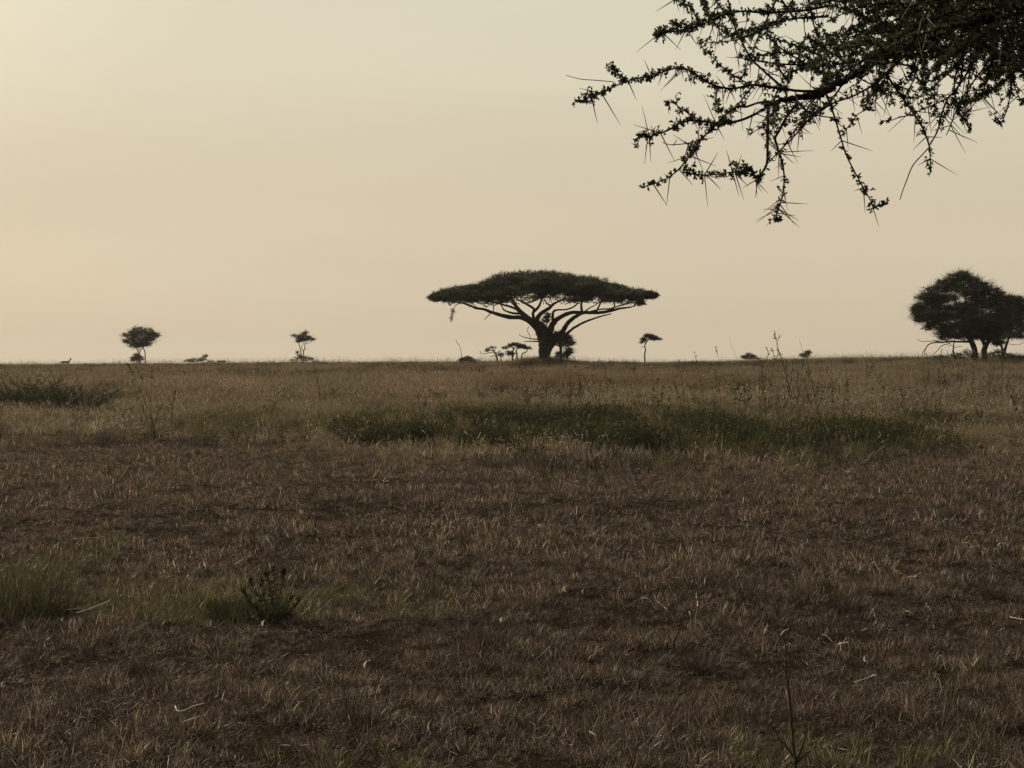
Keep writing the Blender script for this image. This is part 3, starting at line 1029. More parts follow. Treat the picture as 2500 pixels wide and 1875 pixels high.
small_tree('dark_shrub', 'low dark mound of shrub with one dry cane, left of the gnarled little acacia', 1142, 112,
           [[(1127, 0, .8), (1127, 872, .7), (1125, 855, .6), (1122, 845, .5), (1116, 836, .5), (1113, 829, .4)], [(1142, 0, .8), (1145, 874, .5)]], [(1138, 878, 18, 4), (1152, 880, 18, 3), (1128, 880, 12, 3), (1142, 873, 8, 2.4)], .2, .04, .9, group='shrubs along the skyline', cat='shrub')
small_tree('round_bush', 'rounded grey green bush on the right skyline', 1828, 190,
           [[(1828, 0, 1.4), (1828, 872, 1), (1822, 868, .7)], [(1830, 0, 1), (1836, 872, .8)]], [(1828, 868, 14, 5), (1816, 872, 9, 4), (1840, 872, 9, 4), (1828, 874, 15, 4), (1850, 877, 7, 2)], .32, .06, .9, group='shrubs along the skyline', cat='shrub')
small_tree('tiered_tree', 'tiny tree with two flat leaf tiers on the right skyline', 1971, 170,
           [[(1972, 0, 1), (1972, 874, .9), (1973, 866, .8), (1975, 861, .6)], [(1972, 872, .7), (1965, 869, .6), (1960, 867, .5)]], [(1976, 860, 9, 1.6), (1970, 864, 6, 1.2), (1960, 867, 7, 1.4), (1967, 870, 8, 1.6)], .36, .06, 1.6)

# the dense dark tree on the right and its neighbour cut by the frame
small_tree('dense_acacia', 'dense dark bushy acacia with several leaning trunks, dominating the right skyline', 2395, 100, 
           [[(2380, 0, 10), (2380, 858, 9), (2374, 838, 8), (2366, 826, 7), (2352, 812, 5.5), (2335, 798, 4), (2310, 784, 2.6), (2280, 770, 1.6), (2250, 760, 1)],
            [(2378, 850, 8), (2370, 830, 7), (2360, 810, 6), (2350, 780, 4.5), (2338, 750, 3), (2330, 720, 2)],
            [(2404, 0, 9), (2403, 856, 8), (2404, 842, 6), (2394, 822, 5), (2384, 804, 4.4), (2372, 790, 3.6), (2362, 760, 2.6), (2356, 720, 2)],
            [(2406, 850, 7), (2413, 832, 5.4), (2418, 812, 4.6), (2420, 780, 3.6), (2416, 740, 2.4)],
            [(2386, 824, 4), (2378, 806, 3), (2378, 796, 2), (2368, 786, 1.6)],
            [(2414, 836, 4), (2430, 820, 3), (2446, 800, 2.2), (2460, 780, 1.4)],
            [(2372, 834, 4.2), (2345, 834, 3), (2320, 834, 2.6), (2300, 836, 2.2), (2284, 836, 2), (2268, 841, 1.6), (2256, 856, 1.2), (2250, 868, 1)],
            [(2300, 836, 1.6), (2284, 832, 1.4), (2268, 833, 1), (2252, 834, .8), (2240, 828, .6)], [(2320, 838, 1.4), (2300, 844, 1.2), (2288, 856, 1), (2278, 868, .8)],
            [(2356, 830, 2), (2330, 826, 1.4), (2306, 822, 1)], [(2272, 838, 1.2), (2262, 846, 1), (2256, 868, .6)],
            [(2330, 834, .9), (2328, 846, .8), (2322, 870, .6)], [(2362, 850, .8), (2344, 862, .7), (2330, 874, .6)]],
           [(2338, 676, 26, 7), (2318, 690, 30, 8), (2360, 684, 30, 8), (2392, 698, 28, 8), (2290, 706, 28, 8), (2340, 704, 40, 10), (2420, 712, 26, 8), (2270, 722, 24, 7), (2254, 728, 16, 4),
            (2440, 726, 22, 9), (2310, 728, 30, 9, 1.5), (2380, 720, 34, 11), (2400, 740, 40, 14), (2440, 752, 26, 14), (2270, 742, 24, 5), (2350, 752, 32, 14), (2302, 756, 26, 10), (2262, 762, 28, 8), (2246, 768, 18, 8), (2238, 756, 12, 6),
            (2290, 776, 32, 9), (2330, 774, 30, 10), (2250, 780, 18, 6), (2380, 770, 40, 14), (2430, 784, 34, 14), (2448, 770, 22, 14), (2356, 792, 24, 8, 1.2), (2400, 800, 30, 10, 1.4), (2436, 806, 24, 9, 1),
            (2316, 808, 16, 7), (2300, 814, 12, 6), (2330, 816, 12, 4), (2400, 816, 14, 8, 1.5), (2426, 820, 14, 6, 1.5), (2280, 790, 16, 5), (2268, 800, 10, 5), (2456, 800, 14, 10), (2352, 670, 14, 4), (2462, 740, 10, 8), (2345, 798, 26, 9, -1), (2372, 808, 24, 11, -1.5), (2396, 812, 22, 9, -1), (2422, 800, 28, 12, -1), (2440, 820, 20, 8, -1), (2300, 798, 22, 7, -1), (2275, 772, 28, 9, -1), (2390, 790, 40, 14, -1.5), (2290, 732, 26, 9), (2410, 826, 14, 6, -1), (2345, 822, 14, 4, -1), (2248, 748, 18, 6), (2308, 824, 16, 5), (2438, 836, 16, 6), (2376, 824, 12, 5, -1)],
           .36, .045, .6, .8, group='large trees on the right skyline', flat=.4, spray=2, thin=.85)
small_tree('forked_acacia', 'dark acacia with forked V-shaped trunk, cut off by the right edge behind the dense acacia', 2450, 108,
           [[(2450, 0, 5), (2450, 862, 4.5), (2446, 848, 3.6), (2440, 838, 2.6), (2430, 826, 1.8)], [(2450, 864, 4.5), (2456, 846, 4), (2462, 828, 3), (2468, 812, 2.4), (2478, 790, 1.6)], [(2452, 858, 2), (2462, 866, 1.6), (2490, 872, 1.2)], [(2450, 862, 2.6), (2436, 860, 2.6), (2424, 861, 2), (2418, 866, 1)],
            [(2462, 828, 2), (2490, 812, 1.6), (2520, 800, 1)], [(2465, 840, .8), (2485, 842, .7), (2500, 836, .6)]],
           [(2478, 734, 26, 9), (2510, 744, 26, 10), (2496, 760, 34, 12), (2540, 760, 30, 12), (2470, 770, 24, 12), (2500, 784, 34, 12), (2540, 790, 30, 10), (2474, 796, 22, 10), (2504, 806, 26, 8), (2470, 816, 16, 7), (2488, 820, 16, 5), (2480, 748, 22, 8), (2470, 730, 20, 4)],
           .36, .045, .6, .8, group='large trees on the right skyline', flat=.4, spray=2, thin=.85)
small_tree('bare_sapling', 'thin bare-trunked sapling under the left branches of the dense acacia', 2330, 97,
           [[(2336, 0, 2.2), (2329, 864, 2), (2327, 856, 1.8), (2328, 846, 1.5), (2329, 836, 1.3), (2330, 824, 1)], [(2328, 846, .9), (2320, 842, .7), (2316, 846, .5)], [(2328, 850, .7), (2340, 846, .6), (2348, 846, .4)]],
           [(2330, 818, 10, 4), (2338, 822, 8, 3), (2322, 822, 6, 3)], .22, .04, .7, group='large trees on the right skyline')
small_tree('dry_brush', 'low dry brush and dead sticks lying round the trunks of the dense acacia', 2380, 94,
           [[(2268, 0, .7), (2262, 864, .5), (2256, 868, .4)], [(2320, 0, .6), (2314, 862, .5), (2312, 856, .3)], [(2350, 0, .6), (2354, 862, .5), (2350, 854, .3)], [(2424, 0, .7), (2422, 866, .6), (2430, 858, .4)], [(2460, 0, .8), (2448, 868, .6), (2440, 866, .4)], [(2300, 0, .5), (2298, 858, .4), (2303, 852, .3)]],
           [(2340, 869, 22, 5), (2380, 868, 20, 5), (2424, 868, 22, 6), (2300, 873, 20, 4), (2456, 870, 24, 6), (2484, 872, 20, 5), (2362, 862, 8, 5), (2436, 860, 10, 5)], .24, .035, .4, group='shrubs along the skyline', cat='shrub', stem_name='stick')


# ------------------------------------------------------------------ gazelles
def gazelle(label, px, d, grazing):
    x, y, _ = W(px, HY, d)
    z = float(ground(x, y))
    J = {'rump': (-.40, 0, .60, .11), 'hip': (-.28, 0, .60, .125), 'mid': (0, 0, .57, .12), 'chest': (.25, 0, .58, .125), 'withers': (.33, 0, .62, .10)}
    if grazing:
        J.update({'neck1': (.45, 0, .50, .06), 'neck2': (.56, 0, .32, .045), 'head': (.62, 0, .20, .05), 'muzzle': (.64, 0, .08, .028)})
    else:
        J.update({'neck1': (.42, 0, .70, .065), 'neck2': (.50, 0, .84, .045), 'head': (.55, 0, .90, .05), 'muzzle': (.68, 0, .84, .026)})
    E = [('rump', 'hip'), ('hip', 'mid'), ('mid', 'chest'), ('chest', 'withers'), ('withers', 'neck1'), ('neck1', 'neck2'), ('neck2', 'head'), ('head', 'muzzle')]
    J['tail1'] = (-.50, 0, .60, .02)
    J['tail2'] = (-.54, 0, .46, .018)
    E += [('rump', 'tail1'), ('tail1', 'tail2')]
    for s in (-1, 1):
        J[f'sh{s}'] = (.28, .06 * s, .45, .055)
        J[f'kn{s}'] = (.30 + .04 * s, .07 * s, .24, .026)
        J[f'ft{s}'] = (.29 + .06 * s, .07 * s, .015, .018)
        J[f'th{s}'] = (-.30, .07 * s, .44, .075)
        J[f'st{s}'] = (-.24 + .03 * s, .08 * s, .34, .04)
        J[f'hk{s}'] = (-.38 + .04 * s, .08 * s, .22, .024)
        J[f'hf{s}'] = (-.35 + .05 * s, .08 * s, .015, .018)
        hx, hz = J['head'][0], J['head'][2]
        J[f'er{s}'] = (hx - .05, .09 * s, hz + (.08 if not grazing else .03), .016)
        E += [('chest', f'sh{s}'), (f'sh{s}', f'kn{s}'), (f'kn{s}', f'ft{s}'), ('hip', f'th{s}'), (f'th{s}', f'st{s}'), (f'st{s}', f'hk{s}'), (f'hk{s}', f'hf{s}'), ('head', f'er{s}')]
    bm = bmesh.new()
    lay = bm.verts.layers.skin.verify()
    vs = {}
    for k, (a, b_, c, r) in J.items():
        v = bm.verts.new((a, b_, c))
        v[lay].radius = (r * .85, r) if k in ('rump', 'hip', 'mid', 'chest', 'withers') else (r, r)
        v[lay].use_root = k == 'hip'
        vs[k] = v
    for a, b_ in E:
        bm.edges.new((vs[a], vs[b_]))
    me = bpy.data.meshes.new('gazelle')
    bm.to_mesh(me)
    bm.free()
    me.materials.append(M['coat'])
    o = bpy.data.objects.new('gazelle', me)
    COL.objects.link(o)
    o.location = (x, y, z)
    o.rotation_euler = (0, 0, R(rng.uniform(-8, 8)))
    o.modifiers.new('skin', 'SKIN').use_smooth_shade = True
    o.modifiers.new('sub', 'SUBSURF').levels = 1
    tag(o, label, 'gazelle', 'gazelles half hidden by the skyline grass')
    hx, hz = J['head'][0], J['head'][2]
    if grazing:
        return
    hb = MB()
    for s in (-1, 1):
        tube(hb, smooth_path(np.array([(hx - .01, .02 * s, hz + .03), (hx - .05, .03 * s, hz + .12), (hx - .03, .04 * s, hz + .2)]), 3), np.linspace(.010, .003, 7), 5)
    ho = bpy.data.objects.new('horns', hb.mesh('horns', M['twig']))
    COL.objects.link(ho)
    ho.parent = o


gazelle('gazelle standing with its head raised on the far left skyline', 160, 147, False)
gazelle('gazelle grazing with head down, only its rounded back showing above the grass', 541, 147, True)


# ------------------------------------------------------------------ thorn tree whose branches hang into the view from the right
BD = 3.0
tx, ty = 2.45, 3.75
tree = thing('thorn_tree', 'thorny acacia reaching in from the right, its leafy branches hanging across the upper sky', 'tree', (tx, ty, float(ground(tx, ty))))
tb = MB()
P = smooth_path([(tx, ty, -.05, .16), (tx - .02, ty, .6, .13), (tx - .08, ty - .03, 1.3, .115), (tx - .16, ty - .06, 1.95, .10), (tx - .1, ty + .05, 2.8, .075), (tx + .1, ty + .2, 3.6, .05), (tx + .25, ty + .3, 4.3, .02)], 5)
tube(tb, P[:, :3] + rng.normal(0, .006, (len(P), 3)), P[:, 3], 12)
tb.obj('trunk', M['bark'], tree, tree.location, True)
A = (.3375, 1350, 0)
B = (.3375, 1850, 0)


def sleeve(lb, hb, P, rad, dens=1.0, thorns=1.0, reach=1.0, t0=0.0, bare_tip=0.0):
    """clusters of leaflets and pairs of long thorns along the twig P"""
    seg = np.linalg.norm(np.diff(P, axis=0), axis=1)
    L = seg.sum()
    cum = np.concatenate([[0], np.cumsum(seg)])
    n = int(L / .0062 * dens)
    if n > 0:
        s = rng.uniform(t0 * L, L * (1 - bare_tip), n)
        pos = np.stack([np.interp(s, cum, P[:, k]) for k in range(3)], 1)
        tan = unit(np.stack([np.interp(s + .005, cum, P[:, k]) - np.interp(s - .005, cum, P[:, k]) for k in range(3)], 1))
        side = unit(np.cross(tan, rand_dirs(n)))
        side = unit(side + np.array([0, 0, .25]))
        k = 6
        q = np.repeat(np.arange(n), k)
        c = pos[q] + side[q] * rng.uniform(-.001, .0045, (n * k, 1)) * reach
        d = unit(side[q] * 1.0 + tan[q] * rng.normal(.2, .5, (n * k, 1)) + rand_dirs(n * k) * .65)
        ln = rng.uniform(.0042, .0092, n * k) * reach
        leaves(lb, c, d, ln, ln * rng.uniform(.32, .46, n * k), np.repeat(rng.random(n), k) * .6 + rng.random(n * k) * .4, None, True)
    m = int(L / .026 * thorns)
    for q in range(m):
        s = rng.uniform(.05, .98) * L
        p = np.array([np.interp(s, cum, P[:, k]) for k in range(3)])
        t = unit(np.array([np.interp(s + .005, cum, P[:, k]) - np.interp(s - .005, cum, P[:, k]) for k in range(3)]))
        a = unit(np.cross(t, rand_dirs(1)[0]))
        for sg in ((1, -1) if rng.random() < .6 else (1,)):
            d = unit(a * sg + np.array([0, 0, -.55]) + rng.normal(0, .3, 3))
            ln = rng.uniform(.03, .075)
            tube(hb, np.array([p, p + d * ln * .5, p + d * ln]), np.array([.0013, .0010, .0003]), 4)


def branch(rows_list, name='branch'):
    """one branch of the thorn tree: rows = (conv, points, depth, leaf density, thorns, from, bare tip)"""
    wb, lb, hb = MB(), MB(), MB()
    first = None
    seen = []
    later = []
    for conv, pts, dep, dens, th, t0, bt in rows_list:
        if name == 'branch' and seen:      # a twig that grows from another limb is a branch of its own
            p0 = W(conv[1] + pts[0][0] * conv[0], conv[2] + pts[0][1] * conv[0], BD + dep[0])
            if np.linalg.norm(np.concatenate(seen) - p0, axis=1).min() > .04:
                later.append((conv, pts, dep, dens, th, t0, bt))
                continue
        out, rad = limb(wb, pts, conv, BD, dep, .04, 5, 6)
        seen.append(out)
        if first is None:
            first = out[0]
        sleeve(lb, hb, out, rad, dens, th, 1.0, t0, bt)
        # little spur twigs
        for q in range(int(dens * len(out) * .22)):
            i = rng.integers(int(t0 * (len(out) - 1)), len(out))
            v = rand_dirs(1)[0] + np.array([-.4, 0, .1])
            sp_ = out[i] + np.outer(np.linspace(0, 1, 4), unit(v) * rng.uniform(.008, .024)) + rng.normal(0, .002, (4, 3))
            tube(wb, sp_, np.linspace(.0011, .0006, 4), 4)
            sleeve(lb, hb, sp_, None, 1.0 * min(dens, 1), .4)
    o = wb.obj(name, M['twig'], tree, first, True)
    if name != 'branch':
        o['kind'] = 'stuff'
    if lb.n:
        lb.obj('leaves', M['leaf_near'], o, first)
    if hb.n:
        hb.obj('thorns', M['thorn'], o, first)['kind'] = 'stuff'
    for row in later:
        branch([row])
    return o


# main limb, from the trunk into the frame
main = MB()
mp_ = [(tx - .16, ty - .06, 1.95, .055), (1.95, 3.5, 2.28, .042), (1.5, 3.25, 2.5, .034), (1.15, 3.1, 2.5, .027)]
for u, v, r in [(1926, 20, 62), (1700, 95, 55), (1500, 160, 48), (1250, 245, 42), (1100, 318, 38), (980, 380, 34), (800, 470, 30), (650, 570, 29), (560, 612, 28), (480, 665, 27), (400, 692, 25), (270, 700, 22), (130, 738, 18), (58, 778, 13)]:
    w = W(1850 + u * .3375, v * .3375, BD)
    mp_.append((*w, r * .3375 / F * BD))
P = smooth_path(mp_, 5)
P[:, :3] += rng.normal(0, .0025, (len(P), 3))
tube(main, P[:, :3], P[:, 3] * (1 + rng.normal(0, .07, len(P))), 9)
lb, hb = MB(), MB()
sleeve(lb, hb, P[18:, :3], None, .6, .5, 1.2)
mo = main.obj('branch', M['twig'], tree, (1.95, 3.5, 2.28), True)
mo['label'] = 'thick dark main limb carrying the hanging branches'
lb.obj('leaves', M['leaf_near'], mo, (1.95, 3.5, 2.28))
hb.obj('thorns', M['thorn'], mo, (1.95, 3.5, 2.28))['kind'] = 'stuff'

# traced branches
branch([(A, [(1540, 780, 13), (1450, 832, 11), (1350, 872, 10), (1250, 890, 9), (1190, 895, 8), (1100, 880, 7), (1000, 872, 7), (920, 892, 6), (840, 940, 6), (740, 975, 5), (680, 990, 4), (610, 996, 3)], (0, -.15), 1.5, .7, .25, .0),
        (A, [(1090, 880, 5), (1020, 845, 5), (950, 800, 4), (900, 765, 3), (850, 738, 2.5), (820, 745, 2)], (-.08, -.12), 1.3, .5, 0, .15),
        (A, [(1250, 885, 4), (1200, 780, 4), (1180, 720, 4), (1195, 640, 3)], (0, .05), 1.5, .5, 0, 0)])
branch([(A, [(1560, 735, 12), (1480, 745, 9), (1400, 772, 9), (1330, 775, 8), (1250, 830, 8), (1180, 900, 8), (1120, 960, 7), (1060, 1020, 7), (1000, 1110, 6), (940, 1190, 6), (870, 1260, 5), (780, 1310, 4), (700, 1340, 4), (636, 1356, 4)], (0, -.2), 1.0, .7, .15, 0),
        (A, [(1060, 1015, 4), (980, 1035, 4), (900, 1045, 3.5), (840, 1046, 3), (790, 1028, 2.5)], (-.1, -.1), .25, 1.0, 0, .6),
        (A, [(1030, 1060, 3), (1000, 1090, 3), (985, 1105, 3)], (-.1, -.1), 1.5, .3, 0, 0)])
branch([(A, [(1560, 775, 13), (1555, 860, 11), (1555, 960, 10), (1552, 1100, 9), (1545, 1190, 9), (1510, 1250, 8), (1475, 1285, 8)], (0, -.05), .7, .4, 0, 0),
        (A, [(1480, 1282, 6), (1440, 1262, 5), (1380, 1246, 5), (1290, 1246, 5), (1180, 1262, 5), (1070, 1266, 5), (990, 1252, 5), (945, 1215, 4)], (-.05, -.16), 1.7, .8, 0, 0),
        (A, [(1480, 1285, 4), (1420, 1235, 4), (1360, 1205, 3), (1295, 1190, 3)], (-.05, -.1), 2.2, .4, 0, 0),
        (A, [(1500, 1270, 4), (1470, 1300, 4), (1468, 1320, 4)], (0, 0), 2.0, 6, 0, 0)])
branch([(A, [(1780, 735, 12), (1700, 830, 11), (1640, 940, 10), (1608, 1000, 9), (1620, 1050, 8), (1645, 1130, 7), (1660, 1180, 7), (1672, 1280, 6), (1665, 1400, 6), (1642, 1480, 5), (1622, 1550, 4), (1600, 1592, 3)], (0, .15), .75, 1.7, 0, .1),
        (A, [(1980, 770, 9), (1850, 870, 7), (1760, 970, 6), (1650, 1080, 6), (1545, 1190, 5)], (.05, 0), .6, .9, .1, 0),
        (A, [(1600, 1592, 2.5), (1625, 1580, 2), (1660, 1572, 2)], (.15, .15), 2, .2, 0, 0)])
branch([(A, [(1960, 665, 13), (1850, 660, 11), (1750, 655, 10), (1600, 635, 10), (1450, 615, 9), (1300, 640, 8), (1180, 622, 8), (1080, 570, 7), (990, 512, 7), (920, 490, 6), (820, 512, 6), (700, 550, 6), (560, 580, 5), (470, 612, 5), (400, 652, 5), (320, 690, 4), (240, 715, 4), (140, 746, 3)], (0, -.25), 1.7, .75, .12, 0),
        (A, [(520, 585, 4), (480, 540, 4), (440, 510, 3), (375, 490, 3)], (-.2, -.25), 2.2, .3, 0, 0),
        (A, [(440, 592, 3), (370, 586, 3), (300, 580, 3), (200, 572, 2.5), (95, 545, 2)], (-.2, -.22), .05, .15, 0, .3)])
branch([(A, [(1690, 655, 9), (1600, 580, 9), (1500, 490, 8), (1430, 420, 8), (1370, 310, 7), (1330, 240, 7), (1310, 170, 7), (1300, 110, 6), (1275, 30, 6), (1250, -60, 5)], (0, .2), .8, .4, .3, 0),
        (A, [(1430, 612, 5), (1330, 560, 5), (1220, 480, 5), (1140, 400, 4), (1085, 350, 4), (1058, 305, 3)], (0, .1), 1.5, .3, 0, 0),
        (A, [(1310, 210, 4), (1250, 200, 4), (1190, 182, 4), (1150, 160, 3)], (.15, .1), 1.2, .4, 0, 0),
        (A, [(1310, 255, 3), (1250, 262, 3), (1195, 255, 3)], (.1, .1), 1.4, .4, 0, 0)])
branch([(A, [(2000, 40, 10), (1850, 70, 9), (1700, 85, 8), (1500, 90, 8), (1380, 80, 7), (1250, 105, 7), (1150, 142, 6), (1050, 190, 6), (950, 212, 5), (870, 228, 5), (810, 220, 4), (770, 240, 3), (742, 262, 2)], (.1, -.1), 2.3, .6, .1, 0),
        (A, [(1060, 185, 4), (1030, 120, 4), (980, 40, 4), (900, 8, 4), (880, -30, 3)], (0, .05), 2.2, .5, 0, 0),
        (A, [(1150, 140, 4), (1100, 60, 4), (1090, -20, 3)], (0, .1), 2.2, .5, 0, 0),
        (A, [(950, 210, 3), (900, 170, 3), (870, 150, 3)], (0, 0), 2.0, .5, 0, 0)])
branch([(A, [(1990, 120, 9), (1850, 125, 8), (1700, 140, 7), (1600, 165, 6), (1500, 205, 5), (1430, 250, 5), (1335, 288, 4)], (.15, 0), 1.5, .4, 0, 0),
        (A, [(1555, 190, 5), (1550, 240, 4), (1590, 300, 5), (1680, 372, 6), (1780, 432, 7), (1930, 520, 8), (2050, 600, 9)], (.05, .1), 1.6, .5, 0, 0)])
branch([(A, [(2000, 470, 8), (1900, 440, 7), (1800, 400, 6), (1700, 382, 5), (1600, 382, 5), (1500, 400, 4), (1390, 440, 3)], (.2, .1), 1.8, .5, 0, 0),
        (A, [(1960, 520, 6), (1830, 490, 6), (1750, 510, 6), (1710, 560, 5), (1690, 620, 5)], (.2, .2), 2.2, .4, 0, 0),
        (A, [(1980, 350, 6), (1900, 300, 5), (1840, 280, 5), (1790, 330, 4)], (.2, .2), 1.6, .5, 0, 0)])
branch([(B, [(480, 655, 9), (510, 720, 7), (550, 830, 7), (590, 960, 6), (640, 1120, 6), (700, 1240, 5), (770, 1370, 5), (810, 1440, 4), (842, 1505, 3)], (0, -.15), .85, .35, .1, .0),
        (B, [(842, 1500, 2), (870, 1495, 2), (910, 1480, 2)], (-.15, -.15), 1.6, 0, .2, 0),
        (B, [(600, 985, 4), (660, 910, 4), (720, 830, 4), (800, 790, 3), (850, 775, 3)], (0, .05), .8, .6, 0, 0)])
branch([(B, [(930, 540, 9), (1020, 670, 8), (1100, 780, 8), (1190, 920, 7), (1238, 1050, 6), (1248, 1150, 5), (1245, 1262, 3)], (0, .1), 1.05, .35, .1, 0),
        (B, [(1236, 1070, 5), (1180, 1130, 4.5), (1120, 1200, 4.5), (1075, 1310, 4), (1045, 1390, 3.5), (1028, 1446, 3)], (.05, .1), .06, .0, 0, .5)])
branch([(B, [(1540, 330, 9), (1530, 490, 8), (1440, 640, 8), (1370, 720, 7), (1330, 830, 7), (1300, 950, 6), (1240, 1050, 5)], (0, .08), .4, .8, .1, 0),
        (B, [(1372, 712, 5), (1300, 745, 5), (1240, 772, 5), (1160, 805, 4), (1100, 832, 4), (1020, 850, 4), (960, 872, 3), (896, 874, 2)], (0, .0), .9, .6, 0, 0)])
branch([(B, [(1760, 250, 8), (1700, 370, 6), (1640, 480, 6), (1560, 590, 6), (1500, 680, 5), (1460, 745, 5), (1420, 840, 4.5), (1390, 920, 4), (1363, 978, 3)], (.1, .0), .08, .5, 0, .4),
        (B, [(1300, 440, 6), (1380, 465, 5), (1450, 482, 5), (1530, 520, 5), (1600, 560, 4), (1692, 626, 3)], (.2, .1), .3, .3, 0, .2)])
branch([(B, [(1770, 220, 8), (1800, 330, 7), (1825, 430, 7), (1838, 530, 6), (1835, 620, 6), (1820, 720, 5), (1790, 830, 4), (1765, 880, 4)], (.1, .2), .6, .35, .1, 0),
        (B, [(1765, 880, 3), (1740, 875, 2), (1715, 862, 2)], (.2, .2), 1.8, 0, 0, 0),
        (B, [(1980, 400, 7), (1926, 440, 6), (1860, 470, 5), (1800, 502, 4), (1750, 525, 3), (1708, 545, 2)], (.1, .15), 1.6, .4, 0, 0),
        (B, [(1990, 230, 5), (1926, 300, 5), (1840, 380, 4), (1790, 420, 3), (1700, 460, 3)], (.1, .1), .15, .6, 0, 0)])
branch([(B, [(2020, 150, 16), (1926, 185, 15), (1750, 225, 14), (1600, 262, 13), (1400, 330, 12), (1200, 352, 12), (1000, 372, 11), (900, 400, 10)], (.15, .1), .5, .3, 0, 0),
        (B, [(1080, 390, 10), (980, 480, 10), (900, 560, 9), (850, 605, 8), (700, 690, 7), (560, 740, 6), (430, 802, 6), (300, 902, 5), (180, 1070, 4)], (0, .0), .9, .4, 0, 0),
        (B, [(1140, 430, 6), (1132, 560, 5), (1095, 640, 5), (1055, 705, 4)], (.1, .1), .9, .7, 0, 0),
        (B, [(880, 610, 5), (850, 650, 5), (820, 760, 4), (790, 800, 3)], (0, .1), .9, .5, 0, 0),
        (B, [(860, 600, 4), (900, 650, 4), (950, 705, 3)], (0, .1), .7, .5, 0, 0)])


# the thick tangle of twigs higher up, at many depths
def tangle(n, px0, px1, py0, py1, d0, d1, dens, ln0, ln1, group):
    rows = []
    for q in range(n):
        d = rng.uniform(d0, d1) - BD
        px, py = rng.uniform(px0, px1), rng.uniform(py0, py1)
        ang = rng.choice([rng.normal(3.5, .5), rng.normal(2.6, .5), rng.normal(1.9, .5)], p=[.4, .35, .25])
        ln = rng.uniform(ln0, ln1)
        b_ = rng.normal(0, .35)
        pts = []
        for k in range(5):
            t = k / 4
            a = ang + b_ * t
            pts.append((px + ln * t * math.cos(a), py + ln * t * math.sin(a) * .8, (2.6 - 1.6 * t)))
        rows.append(((1, 0, 0), pts, (d, d + rng.normal(0, .1)), dens, .45, 0, 0))
    branch(rows, 'twigs')


tangle(10, 1900, 2300, -60, 40, 2.8, 3.6, 1.3, 140, 300, 0)
tangle(46, 2200, 2560, 0, 120, 2.8, 3.7, 2.0, 140, 300, 0)
tangle(90, 2230, 2600, -120, 70, 2.7, 3.8, 2.2, 150, 330, 0)
tangle(14, 2150, 2560, 60, 170, 2.9, 3.6, .9, 120, 240, 0)
tangle(10, 1990, 2200, 100, 220, 2.9, 3.4, 1.1, 90, 200, 0)
tangle(5, 1750, 2000, -40, 90, 2.9, 3.5, 1.3, 120, 260, 0)
tangle(7, 1850, 2100, 180, 260, 2.9, 3.4, .9, 90, 180, 0)
tangle(24, 2350, 3100, -450, -60, 2.7, 4.4, 1.0, 200, 420, 0)


# ------------------------------------------------------------------ weeds, shrubs and litter of the near plain
def weed(name, label, cat, paths, d=None, leafy=(), group=None, r=.004, leaf=.05, lw=.5, stem_m=None, leaf_m=None, depth=.1, sides=5):
    """stems drawn as view paths (the first point stands on the ground); leafy = (path, from, to, count)"""
    px, py = paths[0][0]
    if d is None:
        d = d_at(px, py)
    x, y, _ = W(px, py, d)
    z = float(ground(x, y))
    root = thing(name, label, cat, (x, y, z), group)
    sb, fb = MB(), MB()
    dz = z - W(px, py, d)[2]
    lines = []
    for pth in paths:
        p = smooth_path(pth, 5)
        dep = rng.normal(0, depth)
        Q = np.array([W(a, b_, d) for a, b_ in p])
        Q[:, 2] += dz
        Q[:, 1] += np.linspace(0, dep, len(Q))
        if pth is paths[0] or pth[0][1] >= py - 14:
            Q[0, 2] -= .04
        Q += rng.normal(0, r * .35, Q.shape)
        tube(sb, Q, np.linspace(r, r * .45, len(Q)), sides)
        lines.append(Q)
    sb.obj('stem', stem_m or M['weed_stem'], root, root.location, True)
    for i, t0, t1, n in leafy:
        Q = lines[i]
        t = rng.uniform(t0, t1, n) * (len(Q) - 1)
        P = np.stack([np.interp(t, np.arange(len(Q)), Q[:, k]) for k in range(3)], 1)
        D_ = unit(rand_dirs(n, .7) + np.array([0, 0, .3]))
        ln = leaf * rng.uniform(.5, 1.2, n)
        for j in range(2):
            leaves(fb, P + rng.normal(0, leaf * .12, (n, 3)), unit(D_ + rng.normal(0, .35, (n, 3))), ln, ln * lw * rng.uniform(.7, 1.2, n), rng.random(n))
    if fb.n:
        fb.obj('leaves', leaf_m or M['weed_leaf'], root, root.location)
    return root


WS = 'tall weeds rising from the green band'
weed('tall_weed', 'tallest weed, with a seed cluster on top standing against the sky', 'weed',
     [[(1948, 1050), (1935, 1000), (1925, 930), (1912, 885), (1900, 845), (1894, 805)], [(1910, 875), (1902, 860), (1896, 842)], [(1896, 830), (1888, 815)], [(1897, 835), (1906, 818)]],
     None, [(0, .5, .72, 8), (0, .86, 1, 12), (1, .3, 1, 6), (2, .5, 1, 6), (3, .5, 1, 6)], WS, .008, .055)
weed('tall_weed', 'leaning weed with a small dark leafy tip just above the skyline beside the lone tree', 'weed',
     [[(1775, 960), (1770, 925), (1757, 885), (1750, 862), (1747, 845)]], None, [(0, .72, .98, 20)], WS, .0075, .06)
weed('bare_stalk', 'bare thin stalk leaning left against the sky beside the rounded grey bush', 'weed',
     [[(1838, 965), (1828, 935), (1806, 890), (1788, 850), (1782, 832)]], None, [(0, .15, .3, 10)], WS, .006, .06)
